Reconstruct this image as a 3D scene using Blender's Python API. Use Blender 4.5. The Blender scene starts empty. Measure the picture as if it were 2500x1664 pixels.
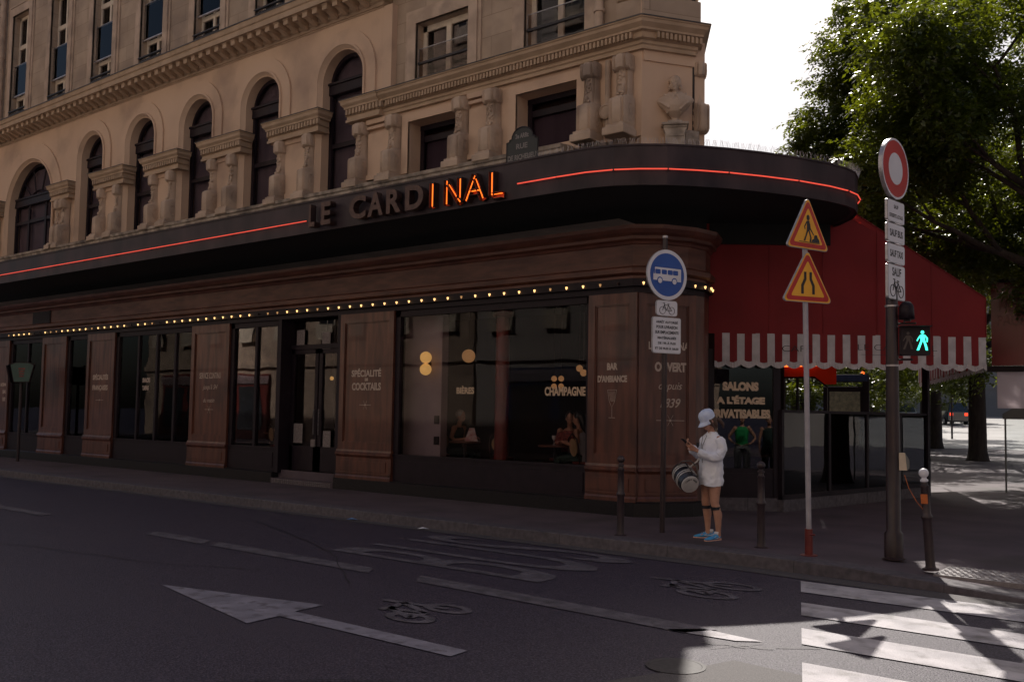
import bpy, bmesh, math, random
import numpy as np
from mathutils import Vector, Matrix, Euler
from bpy_extras.object_utils import world_to_camera_view
random.seed(7); rng = np.random.default_rng(7)
R = math.radians; PI = math.pi
sc = bpy.context.scene; COL = sc.collection
# ------------------------------------------------------------ camera, world, sun, exposure
yaw, pit, rol = 0.66645, 0.060255, 0.016406
fx, shy = 2257.1, 37.86
cyw, syw, cp, sp, cr, sr = math.cos(yaw), math.sin(yaw), math.cos(pit), math.sin(pit), math.cos(rol), math.sin(rol)
fwd = Vector((-syw, cyw, 0)); rgt = Vector((cyw, syw, 0)); upv = Vector((0, 0, 1))
f2 = fwd*cp+upv*sp; u2 = upv*cp-fwd*sp
r3 = rgt*cr+u2*sr; u3 = u2*cr-rgt*sr
cam = bpy.data.cameras.new('camera'); camo = bpy.data.objects.new('camera', cam); COL.objects.link(camo)
camo.matrix_world = Matrix(((r3.x, u3.x, -f2.x, 0), (r3.y, u3.y, -f2.y, 0), (r3.z, u3.z, -f2.z, 1.75), (0, 0, 0, 1)))
cam.sensor_width = 36; cam.lens = 36*fx/2500; cam.shift_y = shy/2500; cam.clip_end = 3000; cam.clip_start = 0.05
sc.camera = camo
SUN = Vector((0.425, -0.865, -1.0)).normalized()
w = bpy.data.worlds.new('World'); sc.world = w; w.use_nodes = True
nt = w.node_tree; bg = nt.nodes['Background']
sky = nt.nodes.new('ShaderNodeTexSky'); sky.sky_type = 'NISHITA'; sky.sun_disc = False
sky.sun_elevation = R(46.0); sky.sun_rotation = math.atan2(-SUN.x, -SUN.y); sky.air_density = 1.0; sky.dust_density = 4.0; sky.ozone_density = 1.5
nt.links.new(sky.outputs[0], bg.inputs[0]); bg.inputs[1].default_value = 0.085
sl = bpy.data.lights.new('sun', 'SUN'); sl.energy = 5.0; sl.angle = R(0.5); sl.color = (1, 0.93, 0.84)
so = bpy.data.objects.new('sun', sl); COL.objects.link(so); so.rotation_mode = 'QUATERNION'; so.rotation_quaternion = SUN.to_track_quat('-Z', 'Y'); so.location = (-10, 25, 30)
sc.view_settings.view_transform = 'Standard'; sc.view_settings.look = 'None'; sc.view_settings.exposure = 0.05; sc.view_settings.gamma = 1
sc.render.engine = 'CYCLES'; sc.cycles.max_bounces = 7; sc.cycles.transparent_max_bounces = 16
# ------------------------------------------------------------ materials
def mat(name, c, c2=None, sc_=3.0, rough=0.7, metal=0.0, bump=0.0, bsc=None, zs=1.0, spec=0.5, coat=0.0, det=6.0, lo=0.35, hi=0.65, rv=0.0, c3=None, sc3=1.0):
    m = bpy.data.materials.new(name); m.use_nodes = True; t = m.node_tree; N = t.nodes; L = t.links; b = N['Principled BSDF']
    b.inputs['Roughness'].default_value = rough; b.inputs['Metallic'].default_value = metal
    b.inputs['Specular IOR Level'].default_value = spec; b.inputs['Coat Weight'].default_value = coat
    if c2 is None: c2 = tuple(x*0.8 for x in c)
    tc = N.new('ShaderNodeTexCoord'); mp = N.new('ShaderNodeMapping'); mp.inputs['Scale'].default_value = (1, 1, zs); L.new(tc.outputs['Object'], mp.inputs[0])
    nz = N.new('ShaderNodeTexNoise'); nz.inputs['Scale'].default_value = sc_; nz.inputs['Detail'].default_value = det; L.new(mp.outputs[0], nz.inputs[0])
    rp = N.new('ShaderNodeValToRGB'); rp.color_ramp.elements[0].position = lo; rp.color_ramp.elements[1].position = hi
    rp.color_ramp.elements[0].color = (*c, 1); rp.color_ramp.elements[1].color = (*c2, 1); L.new(nz.outputs[0], rp.inputs[0])
    out = rp.outputs[0]
    if c3 is not None:
        n3 = N.new('ShaderNodeTexNoise'); n3.inputs['Scale'].default_value = sc3; n3.inputs['Detail'].default_value = 8; L.new(tc.outputs['Object'], n3.inputs[0])
        r3_ = N.new('ShaderNodeValToRGB'); r3_.color_ramp.elements[0].position = 0.52; r3_.color_ramp.elements[1].position = 0.72; L.new(n3.outputs[0], r3_.inputs[0])
        mx = N.new('ShaderNodeMix'); mx.data_type = 'RGBA'; L.new(r3_.outputs[0], mx.inputs[0]); L.new(out, mx.inputs[6]); mx.inputs[7].default_value = (*c3, 1); out = mx.outputs[2]
    L.new(out, b.inputs['Base Color'])
    if rv:
        mr = N.new('ShaderNodeMapRange'); mr.inputs[3].default_value = rough-rv; mr.inputs[4].default_value = rough+rv; L.new(nz.outputs[0], mr.inputs[0]); L.new(mr.outputs[0], b.inputs['Roughness'])
    if bump:
        n2 = N.new('ShaderNodeTexNoise'); n2.inputs['Scale'].default_value = bsc or sc_*8; n2.inputs['Detail'].default_value = 4; L.new(mp.outputs[0], n2.inputs[0])
        bp = N.new('ShaderNodeBump'); bp.inputs['Strength'].default_value = bump; bp.inputs['Distance'].default_value = 0.01; L.new(n2.outputs[0], bp.inputs['Height']); L.new(bp.outputs[0], b.inputs['Normal'])
    return m
def emis(name, c, s):
    m = bpy.data.materials.new(name); m.use_nodes = True; b = m.node_tree.nodes['Principled BSDF']
    b.inputs['Base Color'].default_value = (*[x*0.5 for x in c], 1); b.inputs['Emission Color'].default_value = (*c, 1); b.inputs['Emission Strength'].default_value = s; return m
def glassm(name, tint=(0.85, 0.85, 0.85), ior=1.5, rough=0.0, gl=(1, 1, 1), dirt=0.0):
    m = bpy.data.materials.new(name); m.use_nodes = True; t = m.node_tree; N = t.nodes; L = t.links; N.remove(N['Principled BSDF'])
    o = N['Material Output']; fr = N.new('ShaderNodeFresnel'); fr.inputs[0].default_value = ior
    tr = N.new('ShaderNodeBsdfTransparent'); tr.inputs[0].default_value = (*tint, 1); g = N.new('ShaderNodeBsdfGlossy'); g.inputs['Roughness'].default_value = rough; g.inputs[0].default_value = (*gl, 1)
    mx = N.new('ShaderNodeMixShader'); L.new(fr.outputs[0], mx.inputs[0]); L.new(tr.outputs[0], mx.inputs[1]); L.new(g.outputs[0], mx.inputs[2])
    tc = N.new('ShaderNodeTexCoord'); nz = N.new('ShaderNodeTexNoise'); nz.inputs['Scale'].default_value = 0.9; L.new(tc.outputs['Object'], nz.inputs[0])
    bp = N.new('ShaderNodeBump'); bp.inputs['Strength'].default_value = 0.12; bp.inputs['Distance'].default_value = 0.02; L.new(nz.outputs[0], bp.inputs['Height']); L.new(bp.outputs[0], g.inputs['Normal'])
    L.new(mx.outputs[0], o.inputs[0]); return m
def translu(name, c, tc_, amt=0.5, rough=0.8, nsc=6.0):
    m = mat(name, c, tuple(x*0.75 for x in c), nsc, rough); t = m.node_tree; N = t.nodes; L = t.links; b = N['Principled BSDF']
    tl = N.new('ShaderNodeBsdfTranslucent'); tl.inputs[0].default_value = (*tc_, 1); mx = N.new('ShaderNodeMixShader'); mx.inputs[0].default_value = amt
    L.new(b.outputs[0], mx.inputs[1]); L.new(tl.outputs[0], mx.inputs[2]); L.new(mx.outputs[0], N['Material Output'].inputs[0]); return m
M = {}
M['stucco'] = mat('stucco', (0.66, 0.475, 0.345), (0.58, 0.41, 0.295), 0.7, 0.85, bump=0.15, bsc=40, c3=(0.42, 0.295, 0.225), sc3=0.7)
M['stone'] = mat('stone', (0.58, 0.445, 0.345), (0.42, 0.315, 0.24), 2.2, 0.88, bump=0.3, bsc=60, c3=(0.28, 0.215, 0.175), sc3=1.3)
M['stonedirty'] = mat('stonedirty', (0.50, 0.42, 0.35), (0.17, 0.14, 0.12), 3.5, 0.92, bump=0.5, bsc=50, c3=(0.09, 0.075, 0.07), sc3=2.5)
M['corn'] = mat('corn', (0.50, 0.365, 0.26), (0.40, 0.29, 0.20), 2.5, 0.88, bump=0.2, bsc=50)
M['zinc'] = mat('zinc', (0.07, 0.065, 0.065), (0.12, 0.11, 0.105), 4, 0.5, 0.3)
M['wood'] = mat('wood', (0.135, 0.045, 0.027), (0.065, 0.021, 0.014), 9, 0.42, zs=0.12, bump=0.08, bsc=60, coat=0.2, rv=0.15, c3=(0.045, 0.016, 0.012), sc3=1.1)
M['woodh'] = mat('woodh', (0.14, 0.050, 0.032), (0.075, 0.025, 0.018), 2.0, 0.5, zs=5, coat=0.05, rv=0.1)
M['black'] = mat('black', (0.011, 0.006, 0.011), (0.018, 0.011, 0.017), 5, 0.5, rv=0.1, spec=0.25)
M['granite'] = mat('granite', (0.010, 0.009, 0.011), (0.022, 0.020, 0.022), 60, 0.35, det=2, spec=0.3)
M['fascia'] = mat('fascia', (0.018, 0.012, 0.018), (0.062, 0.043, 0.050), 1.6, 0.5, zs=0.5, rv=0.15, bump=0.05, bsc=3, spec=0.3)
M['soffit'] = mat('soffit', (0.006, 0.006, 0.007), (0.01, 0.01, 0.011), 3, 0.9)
M['glass'] = glassm('glass', (0.86, 0.84, 0.84), 1.2)
M['glassr'] = glassm('glassr', (0.36, 0.34, 0.36), 1.6)
M['glassup'] = glassm('glassup', (0.42, 0.38, 0.40), 1.32)
M['glassar'] = glassm('glassar', (0.72, 0.68, 0.72), 1.03)
M['glassg'] = glassm('glassg', (0.78, 0.78, 0.80), 1.3)
M['glassd'] = glassm('glassd', (0.40, 0.38, 0.40), 1.5)
M['shade'] = mat('shade', (0.16, 0.125, 0.135), (0.12, 0.095, 0.105), 4, 0.8, zs=0.1)
M['winwhite'] = mat('winwhite', (0.72, 0.62, 0.50), (0.62, 0.53, 0.43), 6, 0.6)
M['iron'] = mat('iron', (0.018, 0.016, 0.02), (0.03, 0.025, 0.027), 20, 0.5)
M['red'] = translu('red', (0.21, 0.014, 0.018), (0.75, 0.03, 0.01), 0.14, nsc=1.3)
M['redin'] = translu('redin', (0.55, 0.012, 0.008), (0.9, 0.05, 0.01), 0.5)
M['white'] = translu('white', (0.62, 0.58, 0.60), (0.7, 0.62, 0.6), 0.15)
M['neon'] = emis('neon', (1.0, 0.10, 0.06), .8)
M['neono'] = emis('neono', (1.0, 0.16, 0.015), 2.2)
M['neonface'] = mat('neonface', (0.75, 0.10, 0.02), None, 8, 0.6)
M['letterdark'] = mat('letterdark', (0.085, 0.05, 0.045), (0.05, 0.03, 0.03), 12, 0.35, 0.5)
M['bulb'] = emis('bulb', (1.0, 0.58, 0.22), 2.0)
M['bulbdim'] = emis('bulbdim', (1.0, 0.55, 0.22), .4)
M['globe'] = emis('globe', (1.0, 0.55, 0.16), 0.5)
M['globe2'] = emis('globe2', (1.0, 0.50, 0.20), 0.2)
M['gold'] = mat('gold', (0.62, 0.46, 0.32), (0.52, 0.38, 0.27), 20, 0.55)
M['textw'] = mat('textw', (0.52, 0.42, 0.36), (0.42, 0.33, 0.28), 30, 0.6)
M['asphalt'] = mat('asphalt', (0.0165, 0.012, 0.027), (0.084, 0.067, 0.100), 62, 0.55, bump=1.0, bsc=75, det=2, lo=0.42, hi=0.66, c3=(0.046, 0.036, 0.056), sc3=0.35)
M['asphalt2'] = mat('asphalt2', (0.055, 0.048, 0.052), (0.10, 0.088, 0.092), 80, 0.7, bump=0.6, bsc=110, det=3)
M['pave'] = mat('pave', (0.105, 0.076, 0.092), (0.070, 0.051, 0.064), 1.4, 0.72, bump=0.35, bsc=90, c3=(0.05, 0.04, 0.043), sc3=0.8)
M['kerb'] = mat('kerb', (0.115, 0.10, 0.115), (0.07, 0.06, 0.07), 14, 0.7, bump=0.4, bsc=60)
M['paint'] = mat('paint', (0.52, 0.49, 0.52), (0.33, 0.31, 0.34), 3.0, 0.6, bump=0.8, bsc=90, c3=(0.20, 0.185, 0.19), sc3=5)
M['paintarrow'] = mat('paintarrow', (0.26, 0.245, 0.30), (0.17, 0.16, 0.20), 4.0, 0.7, bump=0.6, bsc=120, c3=(0.08, 0.07, 0.085), sc3=7)
M['paintold'] = mat('paintold', (0.13, 0.115, 0.14), (0.07, 0.060, 0.076), 5.0, 0.7, bump=0.6, bsc=120, c3=(0.05, 0.045, 0.05), sc3=9)
M['signw'] = mat('signw', (0.74, 0.74, 0.80), (0.66, 0.66, 0.72), 3, 0.4)
M['alu'] = mat('alu', (0.50, 0.48, 0.50), (0.38, 0.36, 0.38), 12, 0.38, 0.7)
M['blue'] = mat('blue', (0.012, 0.085, 0.40), (0.010, 0.07, 0.34), 3, 0.4)
M['signred'] = mat('signred', (0.50, 0.018, 0.018), (0.42, 0.014, 0.014), 3, 0.45)
M['yellow'] = mat('yellow', (0.88, 0.44, 0.03), (0.80, 0.38, 0.02), 3, 0.45)
M['ink'] = mat('ink', (0.02, 0.018, 0.022), None, 5, 0.6)
M['polew'] = mat('polew', (0.42, 0.40, 0.44), (0.33, 0.31, 0.35), 6, 0.55)
M['poleb'] = mat('poleb', (0.035, 0.018, 0.02), (0.022, 0.012, 0.015), 5, 0.42, rv=0.1)
M['bollard'] = mat('bollard', (0.028, 0.018, 0.022), (0.042, 0.026, 0.03), 8, 0.4)
M['green'] = emis('green', (0.06, 1.0, 0.72), 1.9)
M['reddim'] = mat('reddim', (0.06, 0.045, 0.045), None, 5, 0.5)
M['cream'] = mat('cream', (0.62, 0.52, 0.40), None, 6, 0.6)
M['leaf'] = None
M['bark'] = mat('bark', (0.055, 0.042, 0.036), (0.028, 0.02, 0.018), 9, 0.95, zs=0.3, bump=1.0, bsc=18)
M['skin'] = mat('skin', (0.50, 0.27, 0.19), (0.44, 0.22, 0.15), 14, 0.55)
M['skin2'] = mat('skin2', (0.40, 0.20, 0.135), None, 14, 0.55)
M['shirt'] = mat('shirt', (0.86, 0.88, 0.95), (0.74, 0.77, 0.88), 5, 0.85, bump=0.6, bsc=14)
M['capm'] = mat('capm', (0.66, 0.74, 0.92), (0.52, 0.62, 0.86), 12, 0.8)
M['hair'] = mat('hair', (0.055, 0.028, 0.02), (0.09, 0.05, 0.035), 30, 0.5, zs=0.2)
M['hairgrey'] = mat('hairgrey', (0.42, 0.36, 0.34), (0.22, 0.18, 0.17), 40, 0.6)
M['hairblack'] = mat('hairblack', (0.012, 0.009, 0.01), None, 30, 0.45)
M['shoe'] = mat('shoe', (0.07, 0.38, 0.72), (0.05, 0.28, 0.62), 16, 0.6)
M['shoedark'] = mat('shoedark', (0.015, 0.07, 0.22), None, 10, 0.6)
M['sole'] = mat('sole', (0.80, 0.45, 0.34), None, 10, 0.6)
M['bagblk'] = mat('bagblk', (0.015, 0.015, 0.02), (0.03, 0.03, 0.04), 10, 0.25, coat=0.3)
M['bagwht'] = mat('bagwht', (0.55, 0.53, 0.52), None, 10, 0.5)
M['sock'] = mat('sock', (0.70, 0.70, 0.74), None, 10, 0.8)
M['clothg'] = mat('clothg', (0.02, 0.04, 0.035), None, 10, 0.9)
M['clothr'] = mat('clothr', (0.30, 0.07, 0.06), (0.10, 0.03, 0.03), 25, 0.9)
M['clothw'] = mat('clothw', (0.42, 0.40, 0.44), None, 10, 0.9)
M['cane'] = mat('cane', (0.35, 0.22, 0.12), None, 60, 0.7)
M['colred'] = mat('colred', (0.20, 0.035, 0.028), (0.13, 0.02, 0.018), 5, 0.35)
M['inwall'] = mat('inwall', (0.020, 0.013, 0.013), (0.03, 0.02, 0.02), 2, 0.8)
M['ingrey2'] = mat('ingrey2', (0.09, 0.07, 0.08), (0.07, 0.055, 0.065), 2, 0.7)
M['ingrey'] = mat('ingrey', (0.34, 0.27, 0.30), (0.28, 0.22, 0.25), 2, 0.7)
M['carblue'] = mat('carblue', (0.06, 0.22, 0.34), None, 5, 0.25, coat=1.0)
M['carsilver'] = mat('carsilver', (0.35, 0.38, 0.42), None, 5, 0.25, 0.5, coat=1.0)
M['carblack'] = mat('carblack', (0.012, 0.012, 0.014), None, 5, 0.25, coat=1.0)
M['carwhite'] = mat('carwhite', (0.62, 0.60, 0.62), None, 5, 0.3, coat=1.0)
M['carglass'] = mat('carglass', (0.02, 0.025, 0.03), None, 5, 0.08, spec=0.8)
M['tyre'] = mat('tyre', (0.015, 0.014, 0.015), None, 20, 0.85)
M['hub'] = mat('hub', (0.5, 0.5, 0.52), None, 5, 0.3, 0.9)
M['orange'] = emis('orange', (1.0, 0.16, 0.03), 2.5)
M['brake'] = emis('brake', (1.0, 0.06, 0.02), 1.6)
M['hausf'] = mat('hausf', (0.34, 0.30, 0.28), (0.28, 0.25, 0.23), 0.3, 0.9)
M['hausm'] = mat('hausm', (0.52, 0.475, 0.45), (0.44, 0.40, 0.38), 0.3, 0.9)
M['roofm'] = mat('roofm', (0.09, 0.095, 0.11), None, 1, 0.5)
M['winb'] = mat('winb', (0.03, 0.035, 0.045), None, 2, 0.12, spec=0.8)
M['poster'] = mat('poster', (0.20, 0.012, 0.018), (0.15, 0.01, 0.014), 1.5, 0.22)
M['tarp'] = translu('tarp', (0.55, 0.50, 0.52), (0.9, 0.82, 0.85), 0.65, 0.6, 1.5)
M['boulev_glare'] = mat('boulev_glare', (0.34, 0.33, 0.33), (0.24, 0.23, 0.23), 0.5, 0.45, bump=0.3, bsc=30)  # far asphalt made pale: sun glare is put into its colour
M['greyband'] = mat('greyband', (0.14, 0.15, 0.15), None, 3, 0.5)
M['mapm'] = mat('mapm', (0.42, 0.42, 0.28), (0.22, 0.24, 0.17), 9, 0.5, det=12)
M['gpanel'] = mat('gpanel', (0.035, 0.09, 0.08), None, 5, 0.5)
M['steel'] = mat('steel', (0.24, 0.22, 0.23), (0.12, 0.11, 0.115), 25, 0.35, 0.8)
M['litter'] = mat('litter', (0.15, 0.3, 0.6), None, 5, 0.6)
def leafmat():
    m = translu('leaf', (0.045, 0.075, 0.014), (0.24, 0.285, 0.012), 0.36, 0.3, 2.0); t = m.node_tree; N = t.nodes; L = t.links
    g = N.new('ShaderNodeNewGeometry'); rp = N.new('ShaderNodeValToRGB'); rp.color_ramp.elements[0].color = (0.012, 0.024, 0.005, 1); rp.color_ramp.elements[1].color = (0.055, 0.085, 0.014, 1)
    L.new(g.outputs['Random Per Island'], rp.inputs[0]); L.new(rp.outputs[0], N['Principled BSDF'].inputs['Base Color']); N['Principled BSDF'].inputs['Roughness'].default_value = 0.35; return m
M['leaf'] = leafmat()
# ashlar joints on the upper stone: mortar lines through a brick texture bump+colour
def ashlar(m, w_=1.15, h_=0.42):
    t = m.node_tree; N = t.nodes; L = t.links; b = N['Principled BSDF']; tc = N.new('ShaderNodeTexCoord'); mp = N.new('ShaderNodeMapping'); mp.inputs['Rotation'].default_value = (R(-90), 0, 0)
    L.new(tc.outputs['Object'], mp.inputs[0]); br = N.new('ShaderNodeTexBrick'); br.inputs['Scale'].default_value = 1; br.inputs['Brick Width'].default_value = w_; br.inputs['Row Height'].default_value = h_; br.inputs['Mortar Size'].default_value = 0.006
    br.inputs['Color1'].default_value = (1, 1, 1, 1); br.inputs['Color2'].default_value = (0.86, 0.86, 0.86, 1); br.inputs['Mortar'].default_value = (0.62, 0.6, 0.58, 1); L.new(mp.outputs[0], br.inputs[0])
    src = b.inputs['Base Color'].links[0].from_socket; mx = N.new('ShaderNodeMix'); mx.data_type = 'RGBA'; mx.blend_type = 'MULTIPLY'; mx.inputs[0].default_value = 1; L.new(src, mx.inputs[6]); L.new(br.outputs[0], mx.inputs[7]); L.new(mx.outputs[2], b.inputs['Base Color'])
M['ashlar'] = mat('ashlar', (0.50, 0.385, 0.29), (0.40, 0.30, 0.225), 1.6, 0.88, bump=0.25, bsc=60, c3=(0.32, 0.245, 0.195), sc3=0.9); ashlar(M['ashlar'])
# pavement joints
def slabs(m):
    t = m.node_tree; N = t.nodes; L = t.links; b = N['Principled BSDF']; tc = N.new('ShaderNodeTexCoord'); br = N.new('ShaderNodeTexBrick'); br.inputs['Scale'].default_value = 1; br.inputs['Brick Width'].default_value = 1.6; br.inputs['Row Height'].default_value = 0.5; br.inputs['Mortar Size'].default_value = 0.006
    br.inputs['Color1'].default_value = (1, 1, 1, 1); br.inputs['Color2'].default_value = (0.86, 0.86, 0.88, 1); br.inputs['Mortar'].default_value = (0.5, 0.5, 0.5, 1); L.new(tc.outputs['Object'], br.inputs[0])
    src = b.inputs['Base Color'].links[0].from_socket; mx = N.new('ShaderNodeMix'); mx.data_type = 'RGBA'; mx.blend_type = 'MULTIPLY'; mx.inputs[0].default_value = 1; L.new(src, mx.inputs[6]); L.new(br.outputs[0], mx.inputs[7]); L.new(mx.outputs[2], b.inputs['Base Color'])
slabs(M['kerb'])
# ------------------------------------------------------------ mesh helpers
def tagk(o, label=None, cat=None, group=None, kind=None):
    if label: o['label'] = label
    if cat: o['category'] = cat
    if group: o['group'] = group
    if kind: o['kind'] = kind
    return o
def empty(name, loc=(0, 0, 0), rz=0.0, **k):
    o = bpy.data.objects.new(name, None); COL.objects.link(o); o.location = loc; o.rotation_euler = (0, 0, rz); o.empty_display_size = 0.2
    return tagk(o, **k)
class MB:
    def __init__(s, mtx=None): s.v = []; s.f = []; s.m = mtx or Matrix()
    def add(s, vs, fs):
        n = len(s.v); s.v += [tuple(s.m @ Vector(p)) for p in vs]; s.f += [tuple(i+n for i in f) for f in fs]; return s
    def box(s, x0, x1, y0, y1, z0, z1, bev=0.0):
        if bev > 0 and min(abs(x1-x0), abs(y1-y0), abs(z1-z0)) > 2.5*bev:
            b = bmesh.new(); bmesh.ops.create_cube(b, size=1, matrix=Matrix.Translation(((x0+x1)/2, (y0+y1)/2, (z0+z1)/2)) @ Matrix.Diagonal((abs(x1-x0), abs(y1-y0), abs(z1-z0), 1)))
            bmesh.ops.bevel(b, geom=b.edges[:], offset=bev, segments=1, affect='EDGES'); b.verts.ensure_lookup_table()
            s.add([v.co.copy() for v in b.verts], [[v.index for v in f.verts] for f in b.faces]); b.free(); return s
        return s.add([(x0, y0, z0), (x1, y0, z0), (x1, y1, z0), (x0, y1, z0), (x0, y0, z1), (x1, y0, z1), (x1, y1, z1), (x0, y1, z1)],
                     [(0, 3, 2, 1), (4, 5, 6, 7), (0, 1, 5, 4), (1, 2, 6, 5), (2, 3, 7, 6), (3, 0, 4, 7)])
    def prism(s, poly, a, b, ax='y'):
        # poly: 2D points; ax y -> (x,z) plane; ax x -> (y,z); ax z -> (x,y)
        n = len(poly)
        P = {'y': lambda p, t: (p[0], t, p[1]), 'x': lambda p, t: (t, p[0], p[1]), 'z': lambda p, t: (p[0], p[1], t)}[ax]
        return s.add([P(p, a) for p in poly]+[P(p, b) for p in poly], [tuple(range(n))[::-1], tuple(range(n, 2*n))]+[(i, (i+1) % n, n+(i+1) % n, n+i) for i in range(n)])
    def sweep(s, prof, path, closed=False, cap=True):
        # prof: (out, z) profile, path: plan polyline [(x,y)], out = to the right of travel direction
        n = len(path); m = len(prof); vs = []
        for i, p in enumerate(path):
            p = Vector(p)
            a = (p-Vector(path[i-1])).normalized() if i > 0 else None; b = (Vector(path[i+1])-p).normalized() if i < n-1 else None
            a = a or b; b = b or a; t = (a+b).normalized(); k = 1/max(0.3, t.dot(a)); nx, ny = t.y*k, -t.x*k
            for o, z in prof: vs.append((p.x+nx*o, p.y+ny*o, z))
        fs = []
        for i in range(n-1):
            for j in range(m):
                j2 = (j+1) % m; fs.append((i*m+j, (i+1)*m+j, (i+1)*m+j2, i*m+j2))
        if cap: fs += [tuple(range(m)), tuple(range((n-1)*m, n*m))[::-1]]
        return s.add(vs, fs)
    def tube(s, pts, r, seg=8, cap=True):
        pts = [Vector(p) for p in pts]; n = len(pts); rs = r if isinstance(r, (list, tuple)) else [r]*n; vs = []
        pu = None
        for i, p in enumerate(pts):
            t = (pts[min(i+1, n-1)]-pts[max(i-1, 0)]).normalized()
            if pu is None and abs(t.z) > .6: pu = Vector((1, 0, 0))
            u = (pu-t*pu.dot(t)).normalized() if pu and (pu-t*pu.dot(t)).length > 1e-4 else t.orthogonal().normalized(); pu = u; w_ = t.cross(u)
            rr = rs[i]; ra, rb = rr if isinstance(rr, (list, tuple)) else (rr, rr)
            for k in range(seg):
                a = 2*PI*k/seg; vs.append(p+u*(ra*math.cos(a))+w_*(rb*math.sin(a)))
        fs = [(i*seg+k, i*seg+(k+1) % seg, (i+1)*seg+(k+1) % seg, (i+1)*seg+k) for i in range(n-1) for k in range(seg)]
        if cap: fs += [tuple(range(seg))[::-1], tuple(range((n-1)*seg, n*seg))]
        return s.add(vs, fs)
    def lathe(s, prof, c=(0, 0, 0), seg=20, sx=1, sy=1):
        vs = []; n = len(prof)
        for r, z in prof:
            for k in range(seg):
                a = 2*PI*k/seg; vs.append((c[0]+r*sx*math.cos(a), c[1]+r*sy*math.sin(a), c[2]+z))
        fs = [(i*seg+k, i*seg+(k+1) % seg, (i+1)*seg+(k+1) % seg, (i+1)*seg+k) for i in range(n-1) for k in range(seg)]
        fs += [tuple(range(seg))[::-1], tuple(range((n-1)*seg, n*seg))]
        return s.add(vs, fs)
    def ball(s, c, r, seg=14, rings=8):
        rr = r if isinstance(r, (tuple, list)) else (r, r, r)
        vs = [(c[0], c[1], c[2]-rr[2])]
        for i in range(1, rings):
            a = -PI/2+PI*i/rings
            for k in range(seg):
                b = 2*PI*k/seg; vs.append((c[0]+rr[0]*math.cos(a)*math.cos(b), c[1]+rr[1]*math.cos(a)*math.sin(b), c[2]+rr[2]*math.sin(a)))
        vs.append((c[0], c[1], c[2]+rr[2])); fs = []
        for k in range(seg): fs.append((0, 1+(k+1) % seg, 1+k)); fs.append((len(vs)-1, 1+(rings-2)*seg+k, 1+(rings-2)*seg+(k+1) % seg))
        for i in range(rings-2):
            for k in range(seg): fs.append((1+i*seg+k, 1+i*seg+(k+1) % seg, 1+(i+1)*seg+(k+1) % seg, 1+(i+1)*seg+k))
        return s.add(vs, fs)
    def build(s, name, m, parent=None, smooth=False, norm=True, **k):
        me = bpy.data.meshes.new(name); me.from_pydata([tuple(v) for v in s.v], [], s.f); me.validate()
        if norm:
            b = bmesh.new(); b.from_mesh(me); bmesh.ops.recalc_face_normals(b, faces=b.faces); b.to_mesh(me); b.free()
        me.materials.append(M[m] if isinstance(m, str) else m)
        if smooth:
            for p in me.polygons: p.use_smooth = True
            if smooth == 'auto':
                me.set_sharp_from_angle(angle=R(40))
        o = bpy.data.objects.new(name, me); COL.objects.link(o)
        if parent: o.parent = parent
        return tagk(o, **k)
def remesh(mb, name, m, parent=None, voxel=0.008, smooth=6, fac=0.5, **k):
    o = mb.build(name, m, None, norm=True); md = o.modifiers.new('r', 'REMESH'); md.mode = 'VOXEL'; md.voxel_size = voxel
    if smooth: s_ = o.modifiers.new('s', 'SMOOTH'); s_.iterations = smooth; s_.factor = fac
    dg = bpy.context.evaluated_depsgraph_get(); dg.update(); me = bpy.data.meshes.new_from_object(o.evaluated_get(dg)); old = o.data; o.modifiers.clear(); o.data = me; bpy.data.meshes.remove(old); me.name = name
    for p in me.polygons: p.use_smooth = True
    if not me.materials: me.materials.append(M[m])
    if parent: o.parent = parent
    return tagk(o, **k)
def text(name, s_, m, size=0.2, width=None, mtx=None, parent=None, ext=0.002, bold=0.0, sp=1.0, bev=0.0, xs=1.0, mesh_only=False, shear=0.0):
    cu = bpy.data.curves.new(name, 'FONT'); cu.body = s_; cu.size = size; cu.align_x = 'CENTER'; cu.align_y = 'CENTER'; cu.extrude = ext; cu.offset = bold; cu.space_character = sp; cu.bevel_depth = bev; cu.shear = shear; cu.resolution_u = 4
    o = bpy.data.objects.new(name, cu); COL.objects.link(o); dg = bpy.context.evaluated_depsgraph_get(); dg.update(); me = bpy.data.meshes.new_from_object(o.evaluated_get(dg)); bpy.data.objects.remove(o)
    xsv = [v.co.x for v in me.vertices]; ys = [v.co.y for v in me.vertices]
    k = xs
    if width: k = width/(max(xsv)-min(xsv))
    cx = (max(xsv)+min(xsv))/2; cy = (max(ys)+min(ys))/2; h = max(ys)-min(ys)
    ky = size/h if width else 1
    for v in me.vertices: v.co.x = (v.co.x-cx)*k; v.co.y = (v.co.y-cy)*ky
    if mtx: me.transform(mtx)
    me.materials.clear(); me.materials.append(M[m] if isinstance(m, str) else m); me.name = name
    if mesh_only: return me
    ob = bpy.data.objects.new(name, me); COL.objects.link(ob)
    if parent: ob.parent = parent
    return ob
def frame(o, xd, zd=(0, 0, 1)):
    # matrix: local x -> xd, local y -> up(zd), local z -> normal (towards viewer for xd x up)
    x = Vector(xd).normalized(); z = Vector(zd).normalized(); n = x.cross(z).normalized()
    return Matrix(((x.x, z.x, n.x, o[0]), (x.y, z.y, n.y, o[1]), (x.z, z.z, n.z, o[2]), (0, 0, 0, 1)))
def planf(o, d):
    # plan frame: local x along d, local y inward (left of d), z up
    d = Vector((d[0], d[1])).normalized()
    return Matrix(((d.x, -d.y, 0, o[0]), (d.y, d.x, 0, o[1]), (0, 0, 1, 0), (0, 0, 0, 1)))
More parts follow.
